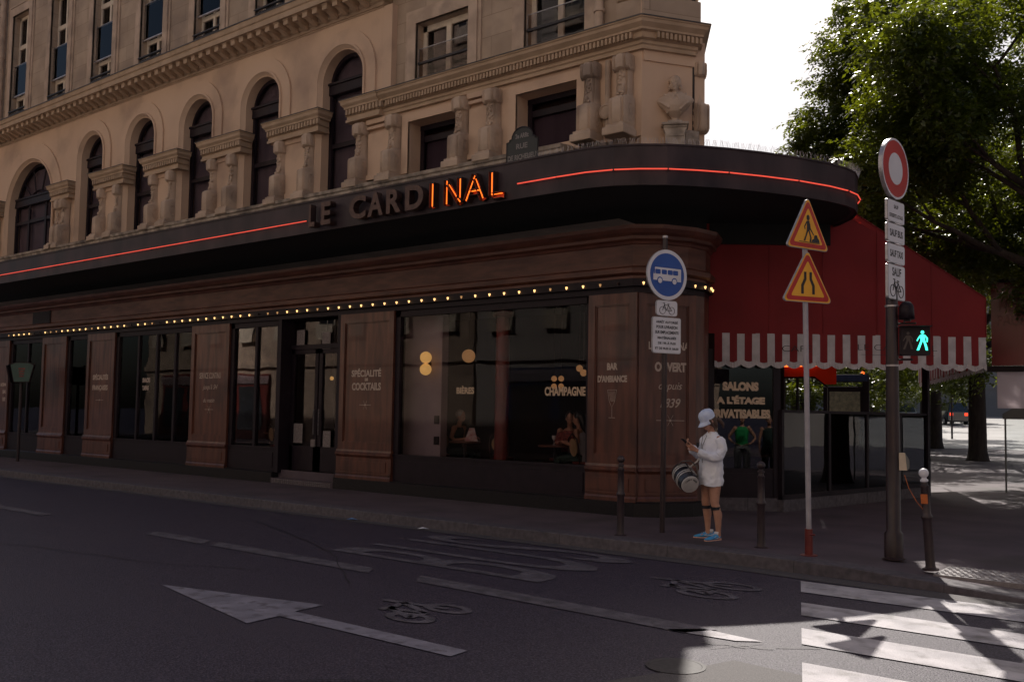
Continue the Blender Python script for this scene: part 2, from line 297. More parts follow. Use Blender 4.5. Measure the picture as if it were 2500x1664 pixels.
def copytree(o, parent=None, **k):
    c = o.copy(); COL.objects.link(c); c.parent = parent
    for ch in list(o.children):
        copytree(ch, c)
    return tagk(c, **k)
# ------------------------------------------------------------ ground (the setting)
def sheet(name, pts, z, m, kind='structure', sub=0, **k):
    b = MB(); b.add([(p[0], p[1], z if len(p) < 3 else p[2]) for p in pts], [tuple(range(len(pts)))]); o = b.build(name, m, kind=kind, **k); return o
def ghz(x, y): # the boulevard climbs gently beyond 48 m
    return max(0.0, min(2.2, (y-48)*0.031))
g = MB(); xs_ = [-600, -300, -150, -90, -60, -45, -30, -20, -10, 0, 10, 20, 40, 80, 200, 600]; ys_ = [-300, -60, -12, 0, 12, 30, 48, 60, 75, 95, 116, 160, 300, 900]
g.add([(x, y, ghz(x, y)-0.004) for y in ys_ for x in xs_], [(j*len(xs_)+i, j*len(xs_)+i+1, (j+1)*len(xs_)+i+1, (j+1)*len(xs_)+i) for j in range(len(ys_)-1) for i in range(len(xs_)-1)])
g.build('road', 'asphalt', kind='structure')
# pavement in front of the cafe: kerb top drops towards the crossing
kl = [(-60, 10.18, .14), (-20, 10.18, .14), (-8, 10.22, .14), (-4.6, 10.30, .14), (-3.4, 10.28, .125), (-2.6, 10.22, .09), (-1.7, 10.12, .05), (-0.8, 10.05, .03), (0.6, 10.05, .03), (2.5, 10.6, .04), (4.2, 12.2, .08), (5.0, 14.5, .12), (4.6, 18, .14), (2.5, 26, .14), (-1.5, 38, .14), (-5.6, 50, .14), (-9.5, 60, .30)]
pv = MB()
inn = [(x, y+0.32, z) if i < 9 else (x-0.3, y+0.12, z) for i, (x, y, z) in enumerate(kl)]
far = [(-60, 13.5, .14), (-20, 13.5, .14), (-8, 13.5, .14), (-6, 13.5, .14), (-5, 13.5, .14), (-4.5, 13.5, .14), (-4, 13.5, .14), (-3.5, 13.6, .14), (-3, 13.8, .14), (-2.6, 14.2, .14), (-2.6, 15, .14), (-2.8, 17, .14), (-3.2, 20, .14), (-6, 28, .14), (-10.5, 40, .14), (-15, 52, .14), (-18, 60, .30)]
far2 = [(-60, 19, .14)]*3+[(-9, 18, .14)]*4+[(-9, 18, .14)]*4+[(-9, 19, .14), (-10, 22, .14), (-16, 32, .14), (-22, 44, .14), (-27, 56, .14), (-31, 66, .45)]
n_ = len(kl); pv.add(inn+far+far2, [(i, i+1, n_+i+1, n_+i) for i in range(n_-1)]+[(n_+i, n_+i+1, 2*n_+i+1, 2*n_+i) for i in range(n_-1)])
pv.build('pavement', 'pave', kind='structure')
kb = MB()
for i in range(n_-1):
    a, b, c, d = kl[i], kl[i+1], inn[i+1], inn[i]
    kb.add([(a[0], a[1], -.02), (b[0], b[1], -.02), (b[0], b[1]+.012, b[2]-.006), (a[0], a[1]+.012, a[2]-.006), (b[0], b[1]+.025, b[2]+.004), (a[0], a[1]+.025, a[2]+.004), (c[0], c[1], c[2]+.004), (d[0], d[1], d[2]+.004)], [(0, 1, 2, 3), (3, 2, 4, 5), (5, 4, 6, 7)])
kb.build('kerb', 'kerb', kind='structure')
# repaired strip of asphalt on the carriageway and on the pavement
mb_ = MB(); yy_ = [50, 60, 75, 95, 116, 160]; mb_.add([(x, y, ghz(x, y)+.006) for y in yy_ for x in (-70-(y-50), -14-(y-50)*.36, 60)], [(j*3+i, j*3+i+1, (j+1)*3+i+1, (j+1)*3+i) for j in range(5) for i in (0, 1)]); mb_.build('boulevard_road', 'boulev_glare', kind='structure')  # paler sheet over the far road, coloured for the sun glare
sheet('asphalt_repair', [(-3.0, 6.02), (-2.9, 6.32), (-2.39, 6.27), (-1.6, 5.2), (-1.2, 3), (-3.0, 3.4), (-3.3, 5.3)], 0.0015, 'asphalt2')
sheet('gutter', [(-60, 9.86), (-4.6, 9.98), (-1.5, 9.78), (1, 9.7), (1, 10.04), (-1.6, 10.10), (-4.6, 10.29), (-60, 10.17)], 0.002, 'asphalt2')
marks_seams = 1
mb = MB(); rs_ = random.Random(2)
for P_ in ([(-14, 4.9), (-11.5, 5.5), (-9.6, 5.8), (-8.2, 6.4)], [(-12, 8.9), (-10, 8.2), (-8.7, 7.6), (-6.9, 6.3)], [(-3.3, 6.62), (-2.95, 6.75), (-2.5, 7.1)], [(-3.2, 6.5), (-2.9, 7.0)], [(-5.2, 3.6), (-4.4, 4.3), (-3.6, 4.5)]):
    pts = []
    for (x0, y0), (x1, y1) in zip(P_[:-1], P_[1:]):
        for k in range(8): t = k/8; pts.append((x0+(x1-x0)*t+rs_.uniform(-.03, .03), y0+(y1-y0)*t+rs_.uniform(-.03, .03)))
    n__ = len(pts); mb.add([(x, y-.008, .0052) for x, y in pts]+[(x, y+.008, .0052) for x, y in pts], [(i, i+1, n__+i+1, n__+i) for i in range(n__-1)])
mb.build('road_cracks', 'ink', kind='structure', norm=False)
# near pavement behind the camera
sheet('near_pavement', [(-60, -1.0), (30, -1.0), (30, -5.0), (-60, -5.0)], 0.12, 'pave')
b = MB(); b.box(-60, 30, -1.0, -0.72, -.02, .124); b.build('near_kerb', 'kerb', kind='structure')
# painted markings, 3 mm above the road
def edgex(y): return -3.73+(9.8-y)*0.383
def marks(name, polys, m, z=0.004):
    mb = MB()
    for p in polys: mb.add([(q[0], q[1], z) for q in p], [tuple(range(len(p)))])
    return mb.build(name, m, norm=False, kind='structure')
zs_ = []
for y0, y1 in ((9.20, 9.80), (8.13, 8.68), (7.11, 7.64), (6.05, 6.59), (5.0, 5.53), (3.95, 4.48)):
    zs_.append([(edgex(y0), y0), (edgex(y0)+3.9, y0), (edgex(y1)+3.9, y1), (edgex(y1), y1)])
marks('crossing_stripes', zs_, 'paint')
marks('stop_line_end', [[(-3.75, 6.83), (-3.13, 6.86), (-2.96, 6.98), (-3.5, 7.06)]], 'paint')
marks('lane_line', [[(-6.7, 6.98), (-3.56, 6.83), (-3.4, 7.12), (-6.9, 7.26)], [(-11.8, 6.98), (-10.5, 6.98), (-10.7, 7.25), (-12.0, 7.25)], [(-10.3, 6.98), (-7.4, 6.98), (-7.6, 7.24), (-10.5, 7.24)], [(-17, 7.0), (-14.9, 7.0), (-15.0, 7.24), (-17, 7.24)], [(-22, 7.0), (-19.4, 7.0), (-19.4, 7.24), (-22, 7.24)]], 'paintold')
marks('road_arrow', [[(-8.39, 5.14), (-6.40, 4.70), (-6.42, 5.04), (-4.48, 5.04), (-4.49, 5.24), (-6.47, 5.24), (-6.49, 5.58)]], 'paintarrow')
def gtext(s_, x, y, h, wd, name):
    me = text(name, s_, 'paintold', size=h, width=wd, mtx=Matrix(((0, -1, 0, x), (1, 0, 0, y), (0, 0, 1, 0.004), (0, 0, 0, 1))), ext=0.0, bold=0.012); me['kind'] = 'structure'; return me
gtext('BUS', -7.35, 8.82, 3.3, 2.05, 'bus_lettering')
def gbike(x, y, L, W, name):
    mb = MB()
    def ring(cx, cy, rx, ry, t):
        for i in range(20):
            a, b_ = 2*PI*i/20, 2*PI*(i+1)/20
            mb.add([(cx+rx*math.cos(a), cy+ry*math.sin(a), .004), (cx+rx*math.cos(b_), cy+ry*math.sin(b_), .004), (cx+(rx-t)*math.cos(b_), cy+(ry-t*.6)*math.sin(b_), .004), (cx+(rx-t)*math.cos(a), cy+(ry-t*.6)*math.sin(a), .004)], [(0, 1, 2, 3)])
    def bar(p, q, t):
        p = Vector((*p, 0)); q = Vector((*q, 0)); d = (q-p).normalized(); n = Vector((-d.y, d.x, 0))*t/2; z = Vector((0, 0, .0045)); mb.add([p+n+z, q+n+z, q-n+z, p-n+z], [(0, 1, 2, 3)])
    # up = -x, right = +y
    w1, w2 = (x+.28*L, y-.3*W), (x+.28*L, y+.3*W)
    ring(*w1, .26*L, .19*W, .10); ring(*w2, .26*L, .19*W, .10)
    cr_ = (x+.26*L, y-.02*W); seat = (x-.1*L, y-.12*W); hd = (x-.2*L, y+.2*W)
    for p, q in ((w1, cr_), (w1, seat), (seat, cr_), (seat, hd), (cr_, hd), (hd, w2), (hd, (x-.42*L, y+.16*W))): bar(p, q, .07)
    bar((x-.14*L, y-.22*W), (x-.14*L, y-.02*W), .1); mb.build(name, 'paintold', norm=False, kind='structure')
gbike(-4.5, 8.72, 1.25, .95, 'cycle_marking'); gbike(-5.85, 5.98, 1.0, .8, 'cycle_marking')
b = MB(); b.lathe([(.21, .002), (.21, .006), (.185, .007), (.18, .005), (.02, .005)], (-3.14, 5.9, 0), 28); tagk(b.build('manhole_cover', mat('manh', (.05, .045, .05), (.03, .026, .03), 30, .6)), 'round iron manhole cover in the road near the crossing', 'manhole cover')
# tactile slab
b = MB(); b.box(-2.6, -1.2, 10.62, 11.35, .0, .108)
for i in range(18):
    for j in range(9): b.lathe([(.024, 0), (.016, .010)], (-2.56+i*.077+(j%2)*.03, 10.67+j*.077, .108), 8)
b.build('tactile_paving', mat('tactile', (0.26, 0.24, 0.25), (0.2, 0.18, 0.19), 20, 0.6), kind='structure')
for i, (x, y, lb, m) in enumerate(((-11.2, 10.05, 'crumpled blue paper scrap in the gutter', 'litter'), (-9.6, 10.0, 'small white paper scrap lying in the gutter', 'signw'))):
    b = MB(); b.add([(x, y, .012), (x+.14, y+.02, .03), (x+.16, y+.1, .012), (x+.03, y+.09, .035)], [(0, 1, 2), (0, 2, 3)]); tagk(b.build('paper_scrap', m), lb, 'litter')
# ------------------------------------------------------------ the cafe building
WY = 12.95      # lower wall plane; upper wall 13.10
bld = empty('cafe_building', (-18, 13, 0), label='long stone corner building with arched windows over a wood-fronted cafe', cat='building')
bld.location = (0, 0, 0)
ARC = [(-25.48, 8.8, .64), (-22.86, 8.8, .64), (-20.27, 8.8, .64), (-17.68, 8.8, .64), (-14.92, 8.8, .64)]
ARC = [(-29.2, 7.75, 1.48)]+ARC
def arcpts(c, z, r, n=24): return [(c+r*math.cos(PI-PI*i/n), z+r*math.sin(PI-PI*i/n)) for i in range(n+1)]
mb = MB(); ZT = 10.06; ZB = 6.3; DEP = .5
# left-bay wall with arched openings
edges = [-60.0]
x_prev = -60.0
for (c, cz, r) in ARC:
    mb.box(x_prev, c-r, WY, WY+DEP, ZB, ZT); x_prev = c+r
    P = arcpts(c, cz, r)
    vs = [(x, WY, z) for x, z in P]+[(x, WY, ZT) for x, z in P]+[(x, WY+DEP, z) for x, z in P]
    n = len(P); mb.add(vs, [(i, i+1, n+i+1, n+i) for i in range(n-1)]+[(i, i+1, 2*n+i+1, 2*n+i) for i in range(n-1)])
mb.box(x_prev, -13.72, WY, WY+DEP, ZB, ZT)
mb.build('wall', 'stucco', bld, norm=True)
for (c, cz, r) in ARC:
    k = r/.6
    # raised surround: outer ring with legs, then moulded archivolt
    ro = {True: 2.05, False: 1.05}[r > 1]
    mb = MB(); O = [(c-ro, 8.2)]+arcpts(c, cz, ro, 30)+[(c+ro, 8.2)]; ra = r+.12; I = [(c-ra, 8.2)]+arcpts(c, cz, ra, 30)+[(c+ra, 8.2)]
    n = len(O); vs = [(x, WY-.045, z) for x, z in O]+[(x, WY-.045, z) for x, z in I]+[(x, WY+.01, z) for x, z in O]
    mb.add(vs, [(i, i+1, n+i+1, n+i) for i in range(n-1)]+[(i, i+1, 2*n+i+1, 2*n+i) for i in range(n-1)])
    # archivolt profile rings (r, y)
    pr = [(ra+.005, WY-.04), (ra, WY-.085), (ra-.035, WY-.095), (ra-.05, WY-.07), (r+.03, WY-.02), (r, WY+.02)]
    vs = []; rings = []
    for rr, yy in pr:
        A = [(c-rr, 6.32)]+arcpts(c, cz, rr, 30)+[(c+rr, 6.32)]; rings.append(len(A)); vs += [(x, yy, z) for x, z in A]
    n = rings[0]; mb.add(vs, [(j*n+i, j*n+i+1, (j+1)*n+i+1, (j+1)*n+i) for j in range(len(pr)-1) for i in range(n-1)])
    mb.build('arch_moulding', 'stucco', bld, norm=True)
    # window set back in the arch
    wy = WY+.27
    fr = MB(); zsill = 6.36; ztr = 8.62 if r < 1 else 8.0
    fr.box(c-r, c-r+.09, wy-.06, wy+.02, zsill, cz); fr.box(c+r-.09, c+r, wy-.06, wy+.02, zsill, cz)
    fr.box(c-r, c+r, wy-.10, wy+.02, ztr-.02, ztr+.20, .01); fr.box(c-r, c+r, wy-.13, wy-.02, ztr+.20, ztr+.25)
    fr.box(c-r, c+r, wy-.05, wy+.0, 7.42, 7.52); fr.box(c-r, c+r, wy-.08, wy, zsill, zsill+.12)
    A = arcpts(c, cz, r, 24); B = arcpts(c, cz, r-.08, 24); n = len(A)
    fr.add([(x, wy-.05, z) for x, z in A]+[(x, wy-.05, z) for x, z in B]+[(x, wy+.02, z) for x, z in B], [(i, i+1, n+i+1, n+i) for i in range(n-1)]+[(n+i, n+i+1, 2*n+i+1, 2*n+i) for i in range(n-1)])
    if r > 1:
        for a in (45, 72, 108, 135): fr.tube([(c+.5*math.cos(R(a)), wy-.02, cz+.5*math.sin(R(a))), (c+(r-.05)*math.cos(R(a)), wy-.02, cz+(r-.05)*math.sin(R(a)))], .025, 4)
        for xx in (c-.55, c+.55): fr.box(xx-.05, xx+.05, wy-.06, wy, zsill, cz+.1)
        fr.tube([(x, wy-.03, z) for x, z in arcpts(c, cz+.1, .55, 14)], .04, 4)
    f = fr.build('window', 'black', bld)
    pn = MB(); pn.add([(c-r, wy, zsill)]+[(x, wy, z) for x, z in arcpts(c, cz, r, 24)]+[(c+r, wy, zsill)], [tuple(range(27))]); pn.build('pane', 'glassar', f, norm=False)
    bl = MB(); bl.box(c-r+.02, c+r-.02, wy+.08, wy+.10, zsill, cz+r*.9); bl.build('blind', 'shade', f)
# main modillion cornice of the left bay
XL, XR = -60.0, -13.45
mb = MB()
prof = [(0, ZT), (.02, ZT), (.02, ZT+.03), (.05, ZT+.03), (.05, ZT+.10), (.10, ZT+.13), (.10, ZT+.26), (.50, ZT+.28), (.50, ZT+.40), (.53, ZT+.42), (.55, ZT+.50), (.56, ZT+.52), (-.2, ZT+.60), (-.2, ZT)]
mb.sweep(prof, [(XL, WY), (-13.72, WY), (-13.72, WY+.16)]); mb.build('cornice', 'corn', bld)
mb = MB(); mb.sweep([(.50, ZT+.522), (.575, ZT+.522), (.575, ZT+.545), (-.2, ZT+.625), (-.2, ZT+.602)], [(XL, WY), (-13.72, WY)]); mb.build('cornice_flashing', 'zinc', bld)
mb = MB(); x = -34.0
while x < -13.9:
    mb.box(x, x+.15, WY-.43, WY-.10, ZT+.155, ZT+.275); mb.prism([(WY-.36, ZT+.157), (WY-.12, ZT+.06), (WY-.10, ZT+.06), (WY-.10, ZT+.157)], x+.015, x+.135, 'x'); mb.box(x-.015, x+.165, WY-.445, WY-.10, ZT+.255, ZT+.279); x += .325
mb.build('modillion_row', 'corn', bld)
# piers between the arches: cap with dentils, two scroll consoles each
def console_mesh(w_=.27, parent=None, x=0, yb=WY-.02, z0=6.42, z1=7.72, m='stone'):
    H = z1-z0
    # side profile: (t, depth, halfwidth)
    pf = [(0, .25, .53), (.02, .295, .56), (.05, .32, .57), (.35, .32, .57), (.385, .30, .56), (.405, .25, .53), (.425, .18, .46), (.50, .155, .44), (.62, .14, .43), (.765, .145, .43), (.782, .15, .45), (.79, .20, .49), (.81, .235, .52), (.95, .245, .52), (.985, .225, .50), (1.0, .18, .48)]
    mb = MB(); ring = []
    for t, d, hw in pf:
        z = z0+t*H; h = hw*w_
        y = yb-d
        ring.append([(x-h, yb, z), (x-h, y+.05, z), (x-h*.84, y+.008, z), (x-h*.60, y+.04, z), (x-h*.46, y, z), (x, y-.022, z), (x+h*.46, y, z), (x+h*.60, y+.04, z), (x+h*.84, y+.008, z), (x+h, y+.05, z), (x+h, yb, z)])
    n = 11; mb.add([p for r_ in ring for p in r_], [(j*n+i, j*n+i+1, (j+1)*n+i+1, (j+1)*n+i) for j in range(len(ring)-1) for i in range(n-1)]+[tuple(range(n)), tuple(range((len(ring)-1)*n, len(ring)*n))])
    # volutes on the sides and feet
    for sgn in (-1, 1):
        for (zz, yy, rr, th) in ((z0+.20*H, yb-.16, .10, .018), (z0+.88*H, yb-.13, .075, .016)):
            hw = .56*w_ if zz < z0+.5*H else .50*w_
            vs = []
            for k, (q, o) in enumerate(((1.0, 0), (1.0, .6), (.75, 1), (.7, .5), (.4, .5), (.35, 1.1), (0.05, 1.2))):
                for i in range(14):
                    a = 2*PI*i/14; vs.append((x+sgn*(hw-.004+th*o), yy+q*rr*math.cos(a), zz+q*rr*1.7*math.sin(a)))
            mb.add(vs, [(j*14+i, j*14+(i+1) % 14, (j+1)*14+(i+1) % 14, (j+1)*14+i) for j in range(6) for i in range(14)]+[tuple(range(84, 98))])
    return mb
def garland(mb, x, yb, z0, z1, w_=.27):
    rr = random.Random(int(x*100))
    for i in range(26):
        t = i/25; z = z0+(.44+.34*t)*(z1-z0); d = .13 if t > .3 else .13+.05*(.3-t)/.3
        mb.ball((x+rr.uniform(-.055, .055)*(1.1-.3*t), yb-d-.02-rr.random()*.02, z), rr.uniform(.018, .034), 6, 5)
def console(x, parent, z0=6.42, z1=7.72, yb=WY-.02, w_=.27):
    o = console_mesh(w_, None, x, yb, z0, z1).build('console', 'stone', parent, smooth='auto')
    mb = MB(); garland(mb, x, yb, z0, z1, w_); mb.build('garland', 'stone', o, smooth=True)
    mb = MB(); mb.box(x-.21, x+.21, yb-.42, yb, z0-.17, z0-.04, .012); mb.box(x-.17, x+.17, yb-.37, yb, z0-.042, z0+.01); [mb.ball((x+q, yb-.30-.03*abs(math.cos(q*30)), z0+.015), (.03, .03, .022), 6, 5) for q in (-.11, -.055, 0, .055, .11)]; mb.build('console_base', 'stone', o)
def capblock(x0, x1, parent, ends=True, name='pier_cap', path=None, zt=8.2):
    zt0 = zt-.48
    prof = [(0, zt0), (.22, zt0), (.22, zt0+.05), (.20, zt0+.06), (.20, zt0+.12), (.235, zt0+.135), (.19, zt0+.15), (.19, zt0+.262), (.25, zt0+.275), (.25, zt0+.31), (.30, zt0+.36), (.31, zt0+.42), (.325, zt0+.43), (.325, zt0+.45), (-.01, zt0+.47), (-.01, zt0)]
    path = path or [(x0, WY+.1), (x0, WY), (x1, WY), (x1, WY+.1)]
    mb = MB(); mb.sweep(prof, path); o = mb.build(name, 'corn', parent)
    d = MB(); x = x0-.20
    while x < x1+.19:
        d.box(x, x+.058, WY-.25, WY-.185, zt0+.152, zt0+.262); x += .1
    d.build('dentil_row', 'corn', o)
    f = MB(); f.sweep([(.31, zt0+.452), (.34, zt0+.452), (.34, zt0+.465), (-.01, zt0+.49), (-.01, zt0+.472)], path); f.build('cap_flashing', 'zinc', o)
    return o
cs = [a[0] for a in ARC]
piers = [(-31.6, .6), ((cs[0]+1.48+cs[1]-.6)/2, .45)]
for i in range(1, 5): piers.append(((cs[i]+cs[i+1])/2, (cs[i+1]-cs[i])/2-.6))
for (c, hw) in piers:
    zt = 8.2
    p = MB(); p.box(c-hw+.24, c+hw-.24, WY-.10, WY, 6.4, 7.74); p.box(c-hw+.16, c+hw-.16, WY-.13, WY, 7.62, 7.735); p.box(c-hw+.2, c+hw-.2, WY-.125, WY-.0, 6.4, 6.52)
    pp = p.build('pier', 'stucco', bld); capblock(c-hw+.12, c+hw-.12, pp)
    for s in (-1, 1): console(c+s*(hw-.30), pp)
# sill band with dentils above the canopy
mb = MB(); SP = [(0, 6.06), (.34, 6.08), (.34, 6.16), (.37, 6.17), (.37, 6.22), (.40, 6.24), (.41, 6.30), (-.45, 6.37), (-.45, 6.06)]
cpath = [(XL, WY), (-8.9, WY)]
mb.sweep(SP, cpath); mb.build('sill_band', 'stonedirty', bld)
mb = MB(); x = -34
while x < -9.0: mb.box(x, x+.075, WY-.375, WY-.338, 6.085, 6.15); x += .15
mb.build('sill_dentils', 'stone', bld)
# ---------------- right bay (rectangular openings)
mb = MB()
ops = [(-12.88, -11.55), (-10.16, -8.83)]; xp = -14.1
mb.box(-13.72, ops[0][0], WY, WY+.5, 6.3, 8.0); mb.box(ops[0][1], ops[1][0], WY, WY+.5, 6.3, 8.0); mb.box(ops[1][1], -7.57, WY, WY+.5, 6.3, 8.0)
for a, b_ in ops: mb.box(a, b_, WY, WY+.5, 7.48, 8.0); mb.box(a, b_, WY, WY+.5, 6.3, 6.45)
mb.build('bay_wall', 'stucco', bld)
for a, b_ in ops:
    mb = MB(); wy = WY+.36
    mb.box(a, b_, wy-.03, wy+.03, 7.14, 7.26); mb.box(a, a+.10, wy-.04, wy+.02, 6.45, 7.48); mb.box(b_-.08, b_, wy-.04, wy+.02, 6.45, 7.48); mb.box(a, b_, wy-.05, wy+.02, 7.38, 7.48)
    f = mb.build('window', 'black', bld); p = MB(); p.box(a, b_, wy, wy+.01, 6.45, 7.48); p.build('pane', 'glassar', f); p = MB(); p.box(a+.03, b_-.03, wy+.06, wy+.09, 6.47, 7.16); p.build('blind', 'shade', f)
    mb = MB(); # frame moulding
    for q, o in ((0, .05), (.10, .03)):
        mb.box(a-.17+q, a-.001, WY-o, WY, 6.45, 7.6); mb.box(b_+.001, b_+.17-q, WY-o, WY, 6.45, 7.6); mb.box(a-.17+q, b_+.17-q, WY-o-.002, WY, 7.482, 7.65-q)
    mb.build('window_surround', 'stucco', f)
capblock(-14.32, -13.62, bld, name='bay_cap', path=[(-14.32, WY+.1), (-14.32, WY), (-13.55, WY)])
c2p = [(-13.55, WY+.02), (-7.57, WY+.02), (-7.08, 13.68), (-7.7, 14.7)]
mb = MB(); zt0 = 7.72; mb.sweep([(0, zt0), (.10, zt0), (.10, zt0+.06), (.13, zt0+.08), (.13, zt0+.13), (.20, zt0+.145), (.15, zt0+.16), (.15, zt0+.262), (.22, zt0+.275), (.22, zt0+.31), (.29, zt0+.37), (.30, zt0+.42), (.32, zt0+.43), (.32, zt0+.45), (-.12, zt0+.47), (-.12, zt0)], c2p); o = mb.build('bay_cornice', 'corn', bld)
mb = MB(); mb.sweep([(.30, zt0+.452), (.335, zt0+.452), (.335, zt0+.468), (-.12, zt0+.49), (-.12, zt0+.472)], c2p); mb.build('cap_flashing', 'zinc', o)
mb = MB(); x = -13.4
while x < -7.66: mb.box(x, x+.045, WY-.195, WY-.125, zt0+.162, zt0+.262); x += .078
mb.build('dentil_row', 'corn', o); mb = MB(); mb.m = planf((-7.57, WY+.02), (.49, .73)); x = 0.16
while x < .95: mb.box(x, x+.045, -.215, -.145, zt0+.162, zt0+.262); x += .078
mb.build('dentil_row', 'corn', o)
for x in (-14.18, -13.22, -11.42, -10.66, -8.50, -7.86):
    console(x, bld, z0=6.44, z1=7.66, yb=WY-.01, w_=.30)
for x0, x1 in ((-14.0, -13.4), (-11.25, -10.82)):
    mb = MB(); mb.box(x0, x1, WY-.07, WY, 6.45, 7.42); mb.box(x0-.03, x1+.03, WY-.10, WY, 7.50, 7.56); mb.box(x0-.03, x1+.03, WY-.12, WY, 7.60, 7.70); mb.box(x0-.04, x1+.04, WY-.10, WY, 6.45, 6.55); mb.build('pier_panel', 'stucco', bld)
mb = MB(); mb.box(-8.30, -8.08, WY-.06, WY, 6.9, 7.55); mb.tube([(-8.19, WY-.05, 6.35), (-8.19, WY-.05, 7.6)], .05, 10); mb.lathe([(.13, 0), (.13, .06), (.10, .075), (.09, .06)], (0, 0, 0), 24); 
mb.build('roundel_pipe', 'stucco', bld) if False else None
mb = MB(); mb.tube([(-8.19, WY-.05, 6.35), (-8.19, WY-.05, 7.66)], .05, 10); mb.m = Matrix.Translation((-8.19, WY-.05, 6.78)) @ Matrix.Rotation(R(90), 4, 'X'); mb.lathe([(.13, 0), (.13, .08), (.10, .10), (.09, .085), (.02, .085)], (0, 0, 0), 24); mb.build('downpipe_roundel', 'stone', bld, smooth='auto')
# chamfered corner: wall down to the canopy and up past the frame
CF = planf((-7.57, WY), (.62, .92)); CL = 1.16
mb = MB(CF); mb.box(0.0, CL, 0, .5, 5.6, 8.0); mb.box(.03, CL-.12, .02, .5, 8.0, 17.0); mb.box(.02, CL-.05, -.03, .02, 7.55, 7.72)
mb.build('corner_wall', 'stucco', bld)
mb = MB(CF)
for k in range(18): mb.box(.0, CL-.09, -.035, .02, 8.22+k*.50, 8.22+k*.50+.46, .012)
mb.build('corner_quoins', 'ashlar', bld)
mb = MB()
for k in range(18): mb.box(-8.15, -7.58, 13.05, 13.2, 8.22+k*.50, 8.22+k*.50+.46, .012)
mb.build('quoins', 'ashlar', bld)
console_fr = planf((-7.57, WY), (.62, .92))
for t in (1.07,):
    o = console_mesh(.22, None, t, 0.17, 6.44, 7.66); o.m = None
    mb = MB(console_fr); mb.add(o.v, o.f); mb.build('console', 'stone', bld, smooth='auto')
# relief shield and scroll on the corner edge
mb = MB(console_fr); mb.box(.74, 1.0, -.12, .1, 6.0, 6.44, .01); mb.build('corner_block', 'stonedirty', bld)
# ---------------- upper storey walls with tall windows
UY = 13.10; US = [(c, 1.14) for c in (-30.7, -28.05, -25.42, -22.82, -20.22, -17.66, -15.2)]
mb = MB(); xp = -31.75
mb.box(-60, -31.75, UY+.0, UY+.5, 10.5, 19.0)
for c, w_ in US:
    mb.box(xp, c-w_/2, UY, UY+.5, 10.5, 19); mb.box(c-w_/2, c+w_/2, UY, UY+.5, 14.40, 15.6); xp = c+w_/2
mb.box(xp, -13.6, UY, UY+.5, 10.5, 19)
UW = [(-12.16, 1.40), (-9.44, 1.33)]; mb.box(-13.6, -12.86, UY, UY+.5, 8.0, 19); mb.box(-11.46, -10.105, UY, UY+.5, 8.0, 19); mb.box(-8.775, -7.55, UY, UY+.5, 8.0, 19)
for c, w_ in UW: mb.box(c-w_/2, c+w_/2, UY, UY+.5, 9.53, 11.2); mb.box(c-w_/2, c+w_/2, UY+.1, UY+.5, 8.0, 8.15)
mb.build('upper_wall', 'ashlar', bld)
mb = MB(); mb.box(-13.72, -13.45, WY+.002, UY+.3, 8.15, ZT+.02); mb.build('bay_pilaster', 'stucco', bld)
mb = MB(); # pilaster faces left of the gutter pipe: rusticated neighbour
for k in range(19): mb.box(-36, -32.1, UY-.05, UY, 10.7+k*.44, 10.7+k*.44+.40, .012)
mb.build('rusticated_blocks', 'ashlar', bld)
def surround(mb, c, w_, z0, z1, full=True):
    for q, o in ((.30, .035), (.22, .07), (.13, .045), (.06, .02)):
        mb.box(c-w_/2-q, c-w_/2-.0005, UY-o, UY+.001, z0, z1+q); mb.box(c+w_/2+.0005, c+w_/2+q, UY-o, UY+.001, z0, z1+q); mb.box(c-w_/2-q+.001, c+w_/2+q-.001, UY-o-.001, UY, z1+.0005, z1+q-.001)
def railing(parent, c, w_, z0, z1, y):
    mb = MB(); mb.box(c-w_/2-.02, c+w_/2+.02, y-.03, y+.03, z1-.035, z1); mb.box(c-w_/2, c+w_/2, y-.012, y+.012, z0, z0+.02); mb.box(c-w_/2, c+w_/2, y-.012, y+.012, z1-.12, z1-.10)
    n = 9
    for i in range(n):
        x = c-w_/2+(i+.5)*w_/n; mb.lathe([(.010, 0), (.014, .06), (.026, .14), (.012, .22), (.020, .26), (.010, z1-z0-.12)], (x, y, z0+.01), 6)
        mb.tube([(x+.045*math.cos(2*PI*k/10), y, z1-.065+.025*math.sin(2*PI*k/10)) for k in range(11)], .006, 4)
        mb.tube([(x+.05+.03*math.cos(2*PI*k/10), y, z0+.22+.10*math.sin(2*PI*k/10)) for k in range(11)], .006, 4)
    mb.build('iron_railing', 'iron', parent)
